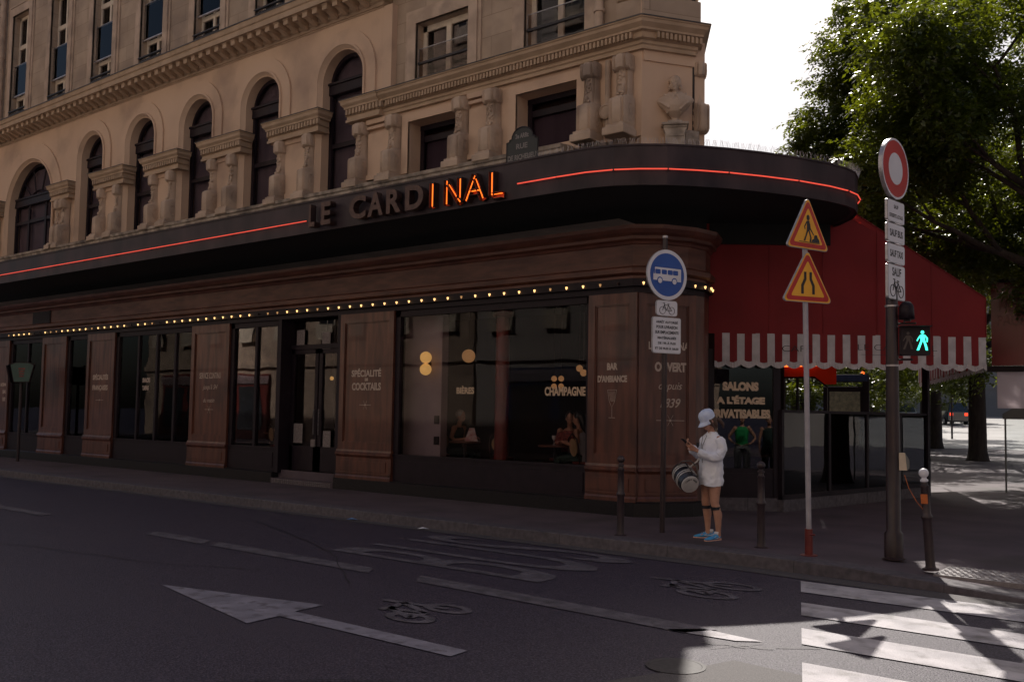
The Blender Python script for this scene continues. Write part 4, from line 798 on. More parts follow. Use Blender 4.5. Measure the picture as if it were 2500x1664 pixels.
mb = MB(); mb.tube([(-10.72, 13.35, .42), (-10.72, 13.35, 3.95)], .13, 20); mb.lathe([(.20, 0), (.20, .12), (.15, .16)], (-10.72, 13.35, .42), 20); mb.lathe([(.15, 0), (.20, .05), (.20, .12)], (-10.72, 13.35, 3.5), 20); mb.build('interior_column', 'colred', bld, smooth='auto')
mb = MB(); mb.box(-18.1, -17.4, 14.56, 14.6, 1.75, 3.1); mb.build('interior_picture', mat('pict', (.10, .05, .045), (.22, .16, .14), 2.2, .5), bld)
# shelves of bottles behind the third window
sh = empty('bottle_shelf', label='lit shelf unit with glass bottles behind the third window', cat='shelf')
mb = MB()
for k in range(4): mb.box(-21.35, -20.3, 13.5, 13.8, 1.35+k*.42, 1.38+k*.42)
mb.box(-21.4, -21.35, 13.5, 13.8, 1.0, 3.0); mb.box(-20.3, -20.25, 13.5, 13.8, 1.0, 3.0); mb.build('shelf_frame', 'black', sh)
mb = MB()
rr = random.Random(9)
for k in range(4):
    for i in range(12):
        if rr.random() < .8: mb.lathe([(.03, 0), (.032, .14), (.012, .19), (.012, .24)], (-21.28+i*.085, 13.62, 1.385+k*.42), 8)
mb.build('bottles', mat('bottlem', (.10, .07, .06), (.25, .2, .18), 9, .1), sh, smooth=True)
mb = MB(); mb.box(-21.2, -20.9, 13.52, 13.54, 2.20, 2.40); mb.box(-21.25, -20.4, 13.52, 13.53, 2.01, 2.03); mb.build('shelf_lamp', emis('shelfl', (1, .86, .66), .7), sh)
def lamp(kind, p, r=.11, m='globe', label=None):
    t = empty('globe_lamp' if kind != 'wall' else 'wall_lamp', p, label=label, cat='lamp', group='globe lamps inside the cafe')
    if kind == 'wall':
        o = MB(); o.ball((0, -.16, .115), r, 16, 10); o.build('globe', m, t, smooth=True); o = MB(); o.ball((0, -.16, -.115), r, 16, 10); o.build('globe', m, t, smooth=True)
        o = MB(); o.ball((-.05, -.03, 0), (.06, .03, .06), 12, 8); o.tube([(-.05, -.03, 0), (0, -.12, 0)], .012, 6); o.build('bracket', 'letterdark', t)
    else:
        o = MB(); o.ball((0, 0, 0), r, 16, 10); o.build('globe', m, t, smooth=True); o = MB(); o.tube([(0, 0, r), (0, 0, 3.95-p[2])], .008, 6); o.lathe([(.05, 0), (.05, .02)], (0, 0, 3.93-p[2]), 10); o.build('stem', 'letterdark', t)
    return t
lamp('wall', (-12.40, 13.22, 2.67), .115, label='double globe wall lamp glowing on the grey pier in the big window')
lamp('pend', (-12.55, 14.5, 2.90), .14, 'globe2', label='single large dim globe above the word for beers')
for i, (x, y, z, r, lb) in enumerate(((-11.15, 15.6, 2.46, .075, 'left globe of the small lit cluster deep in the big window'), (-10.97, 15.6, 2.46, .075, 'right globe of the small lit cluster deep in the big window'), (-11.15, 15.6, 2.30, .075, 'lower left globe of the small cluster deep in the big window'), (-10.97, 15.6, 2.30, .075, 'lower right globe of the small cluster deep in the big window'), (-10.25, 15.2, 2.64, .085, 'small globe high beside the window edge, left of its neighbours'), (-10.02, 15.0, 2.54, .085, 'small globe hanging lowest beside the right window edge'), (-9.86, 15.0, 2.68, .085, 'small globe hanging nearest the right window edge'))):
    lamp('pend', (x, y, z), r*.8, 'globe2', label=lb)
lamp('pend', (-22.45, 13.6, 2.86), .14, label='round amber globe above the word for snacks in the third window')
lamp('pend', (-16.1, 13.9, 2.45), .045, label='tiny amber lamp seen through the left half of the door'); lamp('pend', (-15.6, 13.9, 2.5), .04, label='tiny amber lamp seen through the right half of the door')
# ---- furniture
def bchair(x, y, rz, z=.42, label='', src=None):
    if src is None:
        t = empty('bistro_chair', (0, 0, 0), label=label, cat='chair', group='bentwood chairs inside the cafe')
        for sx in (-1, 1):
            o = MB(); o.tube([(sx*.19, -.18, 0), (sx*.16, -.15, .45)], .014, 6); o.build('leg', 'letterdark', t)
            o = MB(); o.tube([(sx*.20, .20, 0), (sx*.17, .17, .45)], .014, 6); o.build('leg', 'letterdark', t)
        o = MB(); o.lathe([(.20, .44), (.215, .45), (.215, .47), (.20, .48)], (0, 0, 0), 20); o.build('seat', 'colred', t, smooth='auto')
        o = MB(); o.tube([(-.17, .17, .45), (-.20, .21, .70), (-.17, .23, .88), (0, .24, .97), (.17, .23, .88), (.20, .21, .70), (.17, .17, .45)], .015, 8); o.build('back_hoop', 'letterdark', t)
        o = MB(Matrix.Translation((0, .215, .73)) @ Matrix.Rotation(R(85), 4, 'X')); o.lathe([(.15, -.006), (.15, .006)], (0, 0, 0), 24, 1, 1.05); o.build('cane_back', 'cane', t)
        src = t
    else: t = copytree(src, label=label)
    t.location = (x, y, z); t.rotation_euler = (0, 0, rz); return t
c0 = bchair(-11.0, 13.75, R(200), label='empty bistro chair with a cane back by the red column')
bchair(-9.15, 13.75, R(150), label='bistro chair with a cane back under the woman in the white top', src=c0)
bchair(-12.48, 14.0, R(100), label='bistro chair under the grey haired woman', src=c0)
bchair(-10.05, 14.3, R(-60), label='bistro chair under the woman facing the window', src=c0)
bchair(-17.55, 13.65, R(160), label='bistro chair under the man in the pale shirt', src=c0)
def table(x, y, label, src=None):
    if src is None:
        t = empty('bistro_table', (0, 0, .42), label=label, cat='table', group='small tables inside the cafe')
        o = MB(); o.lathe([(.30, .72), (.31, .73), (.31, .75), (.30, .755)], (0, 0, 0), 24); o.build('tabletop', 'woodh', t); o = MB(); o.tube([(0, 0, .03), (0, 0, .72)], .03, 10); o.lathe([(.22, 0), (.20, .02), (.04, .04)], (0, 0, 0), 16); o.build('pedestal', 'iron', t)
    else: t = copytree(src, label=label)
    t.location = (x, y, .42); return t
t0 = table(-11.95, 13.75, 'small round table before the grey haired woman'); table(-9.75, 13.70, 'small round table between the two seated women on the right', t0); table(-18.1, 13.95, 'small round table behind the man in the pale shirt', t0)
mb = MB(); mb.prism([(-.13, 0), (.13, 0), (.05, .26), (-.05, .26)], -.01, .01, 'y'); o = mb.build('folded_menu', mat('menu', (.35, .08, .08), (.5, .45, .45), 12, .5)); o.location = (-11.75, 13.7, 1.178); o.rotation_euler = (R(-12), 0, R(30)); tagk(o, 'folded red and white menu standing on the small table', 'menu')
o = MB().lathe([(.03, 0), (.004, .01), (.004, .08), (.035, .12), (.04, .17)], (-9.72, 13.62, 1.176), 14).build('drinking_glass', 'bagwht', smooth='auto'); tagk(o, 'stemmed glass on the table between the two women', 'glass')
# ------------------------------------------------------------ people
def limb(mb, pts, rs, seg=12): mb.tube(pts, rs, seg)
def headmesh(mb, M_, fem=True, s=1.0):
    # local: +z up, -y face, centre of head at origin; radius about .11
    mb.m = M_ @ Matrix.Scale(s, 4)
    mb.ball((0, .015, .02), (.078, .098, .105), 20, 14); mb.ball((0, -.030, -.045), (.056, .062, .070), 16, 10); mb.ball((0, -.058, -.085), (.026, .024, .022), 10, 8)
    mb.ball((0, -.098, -.022), (.012, .018, .022), 8, 6); mb.ball((0, -.088, .0), (.009, .010, .030), 8, 6)
    mb.ball((0, -.088, -.060), (.024, .010, .007), 10, 6); mb.ball((0, -.086, -.068), (.020, .010, .006), 10, 6)
    for sx in (-1, 1):
        mb.ball((sx*.031, -.070, .012), (.016, .014, .010), 8, 6); mb.ball((sx*.078, .012, -.01), (.010, .020, .030), 8, 6); mb.ball((sx*.040, -.060, -.030), (.022, .022, .022), 8, 6); mb.ball((sx*.030, -.080, .028), (.020, .008, .006), 8, 5)
    mb.m = Matrix()
def eyes(M_, parent, s=1.0):
    mb = MB(M_ @ Matrix.Scale(s, 4))
    for sx in (-1, 1): mb.ball((sx*.031, -.081, .010), (.011, .006, .005), 8, 6)
    mb.build('eye', 'ink', parent, smooth=True)
def hand(mb, wrist, palm_dir, normal, curl=.6, s=1.0, thumb=1):
    # palm + five separate fingers
    d = Vector(palm_dir).normalized(); n = Vector(normal).normalized(); n = (n-d*n.dot(d)).normalized(); sd = d.cross(n)
    W = Vector(wrist); k = s
    mb.tube([W, W+d*.03*k, W+d*.085*k], [(.022*k, .028*k), (.016*k, .036*k), (.014*k, .040*k)], 10) if False else None
    for i, o in enumerate((-.028, -.010, .009, .026)):
        mb.tube([W+sd*o*k*.6, W+d*.088*k+sd*o*k], .0115*k, 8)
    for i, (o, L) in enumerate(((-.030, .068), (-.011, .078), (.009, .072), (.027, .056))):
        p = W+d*.086*k+sd*o*k; a = d; pts = [p]
        for j, fl in enumerate((.45, .32, .23)):
            ang = curl*(.5+.3*j)+.06*i; a = (a*math.cos(ang)+n*math.sin(ang)).normalized(); p = p+a*L*fl*k*1.35; pts.append(p)
        mb.tube(pts, [.0088*k, .0084*k, .0078*k, .0066*k], 8)
    p = W+d*.025*k-sd*.022*k*thumb; a = (d*.75-sd*.65*thumb+n*.45).normalized(); pts = [p, p+a*.04*k, p+a*.04*k+(a+n*.3+d*.4).normalized()*.034*k, p+a*.04*k+(a*.5+n*.7+d*.6).normalized()*.06*k]
    mb.tube(pts, [.013*k, .0105*k, .0095*k, .0075*k], 8)
# --- standing woman at the kerb (local: forward -Y, her left +X)
wm = empty('person', (-5.49, 11.26, .132), R(-30), label='woman in a long white shirt and blue cap looking at her phone by the kerb', cat='person')
bodyM = MB()
FT = {-1: Vector((-.115, .03, 0)), 1: Vector((.125, -.02, 0))}
for s in (-1, 1):
    x, y, _ = FT[s]
    bodyM.tube([(s*.085, .01, .84), (s*.092, .0, .72), (s*.098, -.010, .58), (s*.102, -.012, .475), (x*.95, .0, .43), (x, .018, .34), (x, .028, .22), (x, .030, .12), (x, .03, .055)], [.088, .080, .066, .056, .052, .053, .043, .033, .036], 14)
    bodyM.ball((s*.102, -.030, .470), (.042, .036, .046), 10, 8); bodyM.ball((x, .045, .32), (.038, .04, .085), 10, 8)
    bodyM.tube([(x, .03, .05), (x+s*.01, -.04, .04), (x+s*.012, -.08, .035)], [.032, .024, .018], 10)
bodyM.tube([(0, .01, .80), (0, .01, .92), (0, .005, 1.05), (0, .0, 1.18), (0, .01, 1.30), (0, .02, 1.36)], [(.155, .11), (.15, .105), (.125, .09), (.14, .10), (.16, .095), (.09, .06)], 18)
bodyM.tube([(0, .02, 1.33), (0, -.005, 1.43), (0, -.03, 1.48)], [.052, .046, .048], 12)
# arms: upper arm down, forearm forward and up to the phone
AR = {1: [(.165, .02, 1.325), (.205, .03, 1.18), (.20, -.02, 1.07), (.13, -.16, 1.10), (.055, -.265, 1.165)], -1: [(-.165, .02, 1.325), (-.205, .02, 1.18), (-.195, -.04, 1.085), (-.125, -.18, 1.14), (-.045, -.285, 1.215)]}
for s in (-1, 1):
    bodyM.tube(AR[s], [.046, .042, .038, .031, .025], 12); bodyM.ball((AR[s][0][0]*.92, AR[s][0][1], AR[s][0][2]-.01), .042, 10, 8)
phc = Vector((.0, -.355, 1.255))
hand(bodyM, AR[1][-1], (-.25, -.85, .55), (-.8, .0, .55), .55, 1.0, -1)
hand(bodyM, AR[-1][-1], (.35, -.85, .45), (.75, .2, .5), .65, 1.0, 1)
HM = Matrix.Translation((.0, -.055, 1.545)) @ Matrix.Rotation(R(28), 4, 'X') @ Matrix.Rotation(R(3), 4, 'Z')
headmesh(bodyM, HM)
remesh(bodyM, 'body', 'skin', wm, .0055, 5)
eyes(HM, wm)
# shirt
sh_ = MB(); N_ = 30
def torso_ring(z, rx, ry, cy, wav=0, ph=0): return [((rx+wav*math.sin(7*a+ph)+wav*.6*math.sin(13*a+2*ph))*math.cos(a), cy+(ry+wav*math.sin(5*a+ph*1.3))*math.sin(a), z+(wav*1.1*math.sin(3*a+ph) if wav > .008 else 0)) for a in [2*PI*i/N_ for i in range(N_)]]
TR = [(.705, .185, .150, .0, .010), (.72, .188, .152, .0, .010), (.78, .186, .150, .0, .009), (.86, .184, .146, .0, .007), (.95, .178, .138, .0, .006), (1.04, .172, .132, -.005, .007), (1.10, .178, .134, -.01, .008), (1.18, .182, .134, -.01, .005), (1.26, .184, .128, .0, .004), (1.32, .172, .108, .01, .003), (1.355, .135, .085, .015, .002), (1.385, .085, .068, .015, 0), (1.405, .062, .058, .01, 0)]
vs = []
for i, (z, rx, ry, cy, wv) in enumerate(TR): vs += torso_ring(z, rx, ry, cy, wv, i*.45)
sh_.add(vs, [(j*N_+i, j*N_+(i+1) % N_, (j+1)*N_+(i+1) % N_, (j+1)*N_+i) for j in range(len(TR)-1) for i in range(N_)])
for i in range(N_): pass
sh = sh_.build('shirt', 'shirt', wm, smooth=True, norm=False)
tx_ = bpy.data.textures.new('cloth_folds', 'CLOUDS'); tx_.noise_scale = .062; tx_.noise_depth = 2
def folds(o, st=.034):
    a_ = o.modifiers.new('sub', 'SUBSURF'); a_.levels = a_.render_levels = 2; a_ = o.modifiers.new('disp', 'DISPLACE'); a_.texture = tx_; a_.strength = st; a_.mid_level = .5
folds(sh)
md = sh.modifiers.new('s', 'SOLIDIFY'); md.thickness = .006
sb = MB()
for s in (-1, 1):
    A = [Vector(p) for p in AR[s]]; pts = []; rs = []
    for j in range(14):
        t = j/13*3.72; k = min(int(t), 3); q = t-k; p = A[k].lerp(A[k+1], q); pts.append(p); rs.append(.068-.014*t/3.7+.006*math.sin(j*2.3+s)+(.006 if 1.6 < t < 2.6 else 0))
    pts[0] = A[0]+Vector((-s*.02, 0, .0)); sb.tube(pts, rs, 16)
    c = pts[-1]; dd = (A[4]-A[3]).normalized(); sb.tube([c-dd*.035, c+dd*.02], [.047, .045], 16)
folds(sb.build('sleeves', 'shirt', sh, smooth=True), .036)
cb = MB()
for s in (-1, 1):
    cb.add([(s*.062, .05, 1.40), (s*.075, -.0, 1.395), (s*.055, -.07, 1.355), (s*.035, -.095, 1.30), (s*.082, -.085, 1.335), (s*.098, -.02, 1.375), (s*.085, .05, 1.385)], [(0, 1, 5, 6), (1, 2, 4, 5), (2, 3, 4)])
cb.add([(-.062, .05, 1.40), (0, .08, 1.41), (.062, .05, 1.40), (.085, .05, 1.375), (0, .10, 1.38), (-.085, .05, 1.375)], [(0, 1, 4, 5), (1, 2, 3, 4)])
cc = cb.build('collar', 'shirt', sh, norm=False); md = cc.modifiers.new('s', 'SOLIDIFY'); md.thickness = .004
pb = MB(); pb.box(-.118, -.072, -.150, -.142, 1.20, 1.255)
pb.build('chest_badge', 'ink', sh)
pb = MB(); pb.tube([(.045, -.095, 1.36), (.02, -.147, 1.22), (.015, -.15, 1.10), (.02, -.148, 1.0)], .0035, 5); pb.tube([(-.045, -.095, 1.36), (-.01, -.147, 1.22), (-.005, -.15, 1.10)], .0035, 5); pb.build('neck_cord', 'ink', sh)
pb = MB()
for k in range(6): pb.ball((.012+.004*k, -.147+.002*k, 1.24-k*.085), (.006, .004, .006), 8, 5)
pb.build('buttons', 'bagwht', sh)
# cap
cp_ = MB(HM); vs = []; 
rg = [(0.100, .012, .0), (.104, .055, .0), (.098, .095, 0), (.078, .125, 0), (.042, .142, 0), (.008, .147, 0)]
for r_, z, _ in rg:
    for i in range(24): a = 2*PI*i/24; vs.append((r_*.90*math.cos(a)*(1+.012*math.sin(6*a)), .015+r_*1.10*math.sin(a), z+.012))
cp_.add(vs, [(j*24+i, j*24+(i+1) % 24, (j+1)*24+(i+1) % 24, (j+1)*24+i) for j in range(5) for i in range(24)]+[tuple(range(120, 144))])
V1 = []; nb = 13
for t in range(4):
    for i in range(nb):
        a = PI+PI*(.10+.80*i/(nb-1)); ex = 1+.72*(t/3)*math.sin(PI*(.10+.80*i/(nb-1)))**1.2
        V1.append((.092*math.cos(a), .015+.108*math.sin(a)*ex, .028-.030*(t/3)-.02*abs(math.cos(a))*(t/3)))
V2 = [(x, y, z-.005) for x, y, z in V1]
o_ = cp_.build('cap', 'capm', wm, smooth=True)
vm = MB(HM); vm.add(V1+V2, [(t*nb+i, t*nb+i+1, (t+1)*nb+i+1, (t+1)*nb+i) for t in range(3) for i in range(nb-1)]+[(4*nb+t*nb+i, 4*nb+(t+1)*nb+i, 4*nb+(t+1)*nb+i+1, 4*nb+t*nb+i+1) for t in range(3) for i in range(nb-1)]+[(3*nb+i, 3*nb+i+1, 7*nb+i+1, 7*nb+i) for i in range(nb-1)]); vm.build('visor', 'capm', o_, smooth=True)
# hair: bob with a pony tail
hm = MB(HM); hm.ball((0, .035, .0), (.088, .095, .098), 18, 12); hm.ball((0, .06, -.06), (.075, .055, .085), 14, 10)
for s in (-1, 1): hm.tube([(s*.074, -.02, .03), (s*.080, -.008, -.05), (s*.066, .02, -.125)], [.018, .020, .010], 8)
hm.tube([(.02, .105, -.02), (.04, .15, -.06), (.05, .165, -.13), (.045, .15, -.19)], [.022, .030, .024, .008], 10)
remesh(hm, 'hair', 'hair', wm, .006, 2)
# knee bands
kb_ = MB()
for s in (-1, 1):
    kb_.tube([(FT[s].x*.93, -.004, .395), (FT[s].x*.92, -.006, .435)], [.0585, .0600], 18)
kb_.build('knee_band', 'bagblk', wm, smooth='auto')
def shoe(x, y, rz, parent):
    F = Matrix.Translation((x, y, 0)) @ Matrix.Rotation(rz, 4, 'Z')
    a = MB(F)
    # sections along -y: (y, halfw, z0, z1)
    S = [(.075, .026, .022, .085), (.06, .036, .018, .10), (.02, .040, .016, .098), (-.03, .041, .014, .088), (-.08, .045, .012, .070), (-.13, .047, .012, .056), (-.17, .040, .014, .044), (-.195, .022, .018, .034)]
    vs = []
    for yy, hw, z0, z1 in S:
        for i in range(12):
            t = 2*PI*i/12; c_, s_ = math.cos(t), math.sin(t); vs.append((hw*c_*(1 if s_ < 0 else (1-.35*s_)), yy, (z0+z1)/2+(z1-z0)/2*s_))
    a.add(vs, [(j*12+i, j*12+(i+1) % 12, (j+1)*12+(i+1) % 12, (j+1)*12+i) for j in range(7) for i in range(12)]+[tuple(range(12)), tuple(range(84, 96))])
    sh2 = a.build('shoe', 'shoe', parent, smooth=True)
    b = MB(F); vs = []
    P = [(.085, .0), (.08, .03), (.05, .043), (0, .045), (-.06, .048), (-.12, .052), (-.17, .042), (-.200, .020), (-.206, 0)]
    out = [(w_, yy) for yy, w_ in P]+[(-w_, yy) for yy, w_ in P[::-1][1:-1]]
    n = len(out); b.add([(x_, y_, .001) for x_, y_ in out]+[(x_*.96, y_, .017+(.012 if y_ > .0 else 0)) for x_, y_ in out], [tuple(range(n))[::-1], tuple(range(n, 2*n))]+[(i, (i+1) % n, n+(i+1) % n, n+i) for i in range(n)]); b.build('sole', 'sole', sh2)
    l = MB(F)
    for k in range(4): l.tube([(-.025, -.02-k*.022, .088-k*.007), (0, -.024-k*.022, .096-k*.008), (.025, -.02-k*.022, .088-k*.007)], .0028, 5)
    for s in (-1, 1): l.tube([(s*.044, .03, .05), (s*.046, -.02, .036), (s*.048, -.07, .048), (s*.036, -.03, .064)], .004, 5)
    l.build('laces', 'sock', sh2)
    k = MB(F); k.tube([(0, .03, .07), (0, .03, .115)], [.036, .037], 14); k.build('sock', 'sock', sh2, smooth=True)
shoe(FT[-1].x, FT[-1].y+.01, R(-18), wm); shoe(FT[1].x, FT[1].y+.01, R(14), wm)
# phone (held) and the bag slung in front of the hip
ph = MB(); ph.box(-.037, .037, -.004, .004, -.075, .075, .002); po = ph.build('phone', 'bagblk'); tagk(po, 'dark smartphone held in both hands of the woman in white', 'phone')
po.matrix_world = Matrix.Translation((-5.49, 11.26, .132)) @ Matrix.Rotation(R(-30), 4, 'Z') @ Matrix.Translation((.004, -.385, 1.265)) @ Matrix.Rotation(R(52), 4, 'X')
bg_ = empty('shoulder_bag', label='black and white barrel bag hanging at the hip of the woman in white', cat='bag')
BM = Matrix.Translation((-5.49, 11.26, .132)) @ Matrix.Rotation(R(-30), 4, 'Z') @ Matrix.Translation((.12, -.30, .845)) @ Matrix.Rotation(R(25), 4, 'Z') @ Matrix.Rotation(R(-52), 4, 'Y') 
# barrel axis = local z ; near end towards camera
BM = Matrix.Translation((-5.655, 10.985, .885)) @ Matrix(((.50, .55, .67, 0), (-.62, -.25, .74, 0), (.60, -.79, .20, 0), (0, 0, 0, 1))).to_3x3().to_4x4()
ax = Vector((.62, -.52, -.38)).normalized(); upb = Vector((0, 0, 1)); sx_ = ax.cross(upb).normalized(); uy_ = sx_.cross(ax).normalized()
BM = Matrix(((sx_.x, uy_.x, ax.x, -5.76), (sx_.y, uy_.y, ax.y, 11.06), (sx_.z, uy_.z, ax.z, .93), (0, 0, 0, 1)))
o = MB(BM); o.lathe([(.05, -.20), (.115, -.195), (.132, -.17), (.142, -.05), (.140, .08), (.128, .165), (.110, .175)], (0, 0, 0), 28); o.build('bag_body', 'bagblk', bg_, smooth='auto')
o = MB(BM); o.lathe([(.110, .170), (.120, .176), (.116, .190), (.09, .196), (.01, .198)], (0, 0, 0), 28); o.build('end_panel', 'bagwht', bg_, smooth='auto')
o = MB(BM)
for z in (-.10, -.06, .04, .08): o.lathe([(.1405, z-.008), (.146, z-.008), (.145, z+.008), (.1395, z+.008)], (0, 0, 0), 28)
o.build('stripe', 'bagwht', bg_)
o = MB(BM); o.tube([(.10, .08, -.13), (.05, .20, -.08), (-.04, .24, -.02), (-.10, .20, .06), (-.11, .08, .13)], .009, 6); o.tube([(-.05, .13, -.12), (.02, .20, -.04), (.02, .20, .05), (-.04, .13, .12)], .008, 6); o.build('handle', 'bagblk', bg_)
o = MB(); o.tube([(-5.72, 11.05, 1.05), (-5.60, 11.08, 1.15), (-5.50, 11.12, 1.30), (-5.44, 11.20, 1.46)], .011, 6); o.build('shoulder_strap', 'bagwht', bg_)
# round-arc wording on the end panel
wd = 'FRED PERRY'
for i, c_ in enumerate(wd):
    if c_ == ' ': continue
    a = R(150-i*13.5); q = Matrix.Translation((.080*math.cos(a), .080*math.sin(a), .1995)) @ Matrix.Rotation(a-PI/2, 4, 'Z')
    text('lettering', c_, 'ink', size=.026, xs=1, mtx=BM @ q, ext=.0004, bold=.0012, parent=bg_)
# --- seated people (simple but whole): local forward -Y
def seated(x, y, rz, label, skin='skin2', top='clothg', hair='hairgrey', hairlong=False, z=.42, bare=True, lean=.06, arms='table', bottom='clothg'):
    t = empty('person', (x, y, z), rz, label=label, cat='person')
    b = MB(); b.tube([(0, .04, .46), (0, .03, .60), (0, .0, .78), (0, -lean*.6, .98), (0, -lean, 1.05)], [(.16, .12), (.14, .10), (.15, .105), (.17, .09), (.08, .06)], 16)
    b.tube([(0, -lean, 1.02), (0, -lean-.02, 1.14)], .05, 10)
    for s in (-1, 1):
        b.tube([(s*.09, .02, .52), (s*.11, -.22, .53), (s*.12, -.42, .50), (s*.12, -.43, .30), (s*.12, -.42, .08), (s*.12, -.50, .04)], [.085, .078, .062, .052, .038, .034], 12)
        ar = [(s*.18, -lean, 1.0), (s*.22, -.02, .82), (s*.21, -.10, .76), (s*.12, -.30, .80), (s*.09, -.36, .82)]
        b.tube(ar, [.052, .044, .038, .030, .024], 10); b.ball(ar[0], .058, 10, 8); hand(b, ar[-1], (-s*.2, -.95, .05), (0, 0, -1), .5, 1, s)
    H = Matrix.Translation((0, -lean-.04, 1.235)) @ Matrix.Rotation(R(12), 4, 'X'); headmesh(b, H); remesh(b, 'body', skin, t, .011, 3)
    c = MB(); c.tube([(0, .04, .48), (0, .03, .60), (0, .0, .78), (0, -lean*.6, .96), (0, -lean, 1.03)], [(.178, .138), (.158, .118), (.166, .122), (.182, .105), (.10, .075)], 18)
    if not bare:
        for s in (-1, 1): c.tube([(s*.16, -lean, 1.0), (s*.22, -.02, .82), (s*.21, -.10, .76), (s*.15, -.24, .79)], [.066, .056, .052, .044], 12)
    remesh(c, 'top', top, t, .011, 3)
    c = MB()
    for s in (-1, 1): c.tube([(s*.085, .04, .52), (s*.11, -.22, .535), (s*.12, -.43, .50), (s*.12, -.44, .30), (s*.12, -.43, .10)], [.105, .094, .074, .062, .055], 12)
    remesh(c, 'trousers', bottom, t, .011, 2)
    h = MB(H); h.ball((0, .03, .035), (.090, .100, .100), 14, 10); 
    if hairlong: h.tube([(0, .06, .05), (0, .10, -.08), (0, .10, -.22), (.02, .09, -.34)], [.085, .085, .07, .03], 12)
    remesh(h, 'hair', hair, t, .010, 2); return t
seated(-12.36, 13.95, R(100), 'grey haired woman in a sleeveless dark top seated in profile by the window', hair='hairgrey', top='clothg')
seated(-9.74, 14.15, R(35), 'woman in a red patterned blouse facing out at the small table', top='clothr', bare=False, hair='hairblack')
seated(-9.25, 13.85, R(-75), 'woman with long dark hair and white top seen from behind at the window edge', top='clothw', hair='hairblack', hairlong=True, bare=True)
seated(-17.62, 13.75, R(160), 'man in a pale shirt sitting with his back to the window beside the door', top='clothw', hair='hairblack', bare=False)
seated(-18.05, 14.35, R(-10), 'dark haired person facing the man in the pale shirt', top='clothg', hair='hairblack', bare=False)
seated(-7.05, 17.9, R(-120), 'dark haired guest on the terrace seen over the glass rail beside the signal post', top='clothg', hair='hair', bare=False, z=.18)
seated(-7.5, 17.2, R(100), 'guest with reddish hair on the terrace below the map panel', top='clothr', hair='hair', bare=False, z=.18)
bchair(-6.6, 17.4, R(70), z=.14, label='bistro chair on the terrace nearest the glass front', src=c0)
bchair(-6.3, 18.6, R(-30), z=.14, label='bistro chair on the terrace beside the dark corner post', src=c0)
bchair(-7.05, 17.9, R(-120), z=.14, label='bistro chair under the dark haired terrace guest', src=c0)
# two passers-by waiting just right of the frame, mirrored in the lettered terrace pane
def standing(x, y, rz, label, top, bottom, hair, hips=False):
    t = empty('person', (x, y, .06), rz, label=label, cat='person'); b = MB()
    for s in (-1, 1): b.tube([(s*.09, 0, .88), (s*.10, 0, .70), (s*.10, -.01, .48), (s*.11, .02, .28), (s*.11, .03, .08)], [.09, .078, .056, .05, .036], 12); b.tube([(s*.11, .04, .045), (s*.12, -.10, .035), (s*.125, -.16, .03)], [.04, .042, .03], 10)
    b.tube([(0, 0, .84), (0, 0, .98), (0, 0, 1.15), (0, .01, 1.35), (0, .01, 1.42)], [(.165, .115), (.135, .10), (.145, .105), (.175, .10), (.09, .06)], 16); b.tube([(0, .01, 1.38), (0, 0, 1.50)], .052, 10)
    for s in (-1, 1):
        ar = [(s*.18, .01, 1.38), (s*.31, .03, 1.20), (s*.33, .03, 1.13), (s*.24, -.04, 1.03), (s*.17, -.08, .99)] if hips else [(s*.19, .01, 1.38), (s*.24, .02, 1.14), (s*.245, .0, 1.08), (s*.24, -.06, .92), (s*.235, -.09, .84)]
        b.tube(ar, [.05, .042, .038, .030, .024], 10); b.ball(ar[0], .056, 10, 8); hand(b, ar[-1], (-s*.9, -.2, -.2) if hips else (0, -.2, -1), (0, -.1, -1) if hips else (-s, 0, 0), .4, 1, s)
    H = Matrix.Translation((0, -.01, 1.60)); headmesh(b, H); remesh(b, 'body', 'skin', t, .010, 3)
    c = MB(); c.tube([(0, 0, .93), (0, 0, 1.0), (0, 0, 1.15), (0, .01, 1.34), (0, .01, 1.41)], [(.17, .125), (.15, .115), (.16, .12), (.185, .115), (.11, .075)], 16); remesh(c, 'top', top, t, .010, 2)
    c = MB(); c.tube([(0, 0, .84), (0, 0, .97)], [(.185, .135), (.155, .12)], 16)
    for s in (-1, 1): c.tube([(s*.09, 0, .90), (s*.105, 0, .70), (s*.11, 0, .48), (s*.115, .01, .28), (s*.12, .02, .09)], [.11, .10, .085, .085, .09], 12)
    remesh(c, 'trousers', bottom, t, .010, 2)
    c = MB()
    for s in (-1, 1): c.tube([(s*.11, .06, .04), (s*.12, -.08, .045), (s*.125, -.18, .035)], [.045, .05, .035], 10)
    c.build('shoes', 'sock', t, smooth=True)
    h = MB(H); h.ball((0, .03, .035), (.090, .100, .100), 14, 10); remesh(h, 'hair', hair, t, .010, 2)
M['topgreen'] = mat('topgreen', (.01, .30, .08), None, 8, .8); M['jeans'] = mat('jeans', (.34, .34, .34), None, 8, .8)
standing(-.29, 9.85, R(-130), 'woman in a green vest and pale trousers, hands on hips, mirrored in the lettered pane', 'topgreen', 'jeans', 'hairblack', True)
standing(.12, 10.4, R(-130), 'man in dark clothes and white shoes, mirrored in the lettered pane', 'clothg', 'ink', 'hairblack')
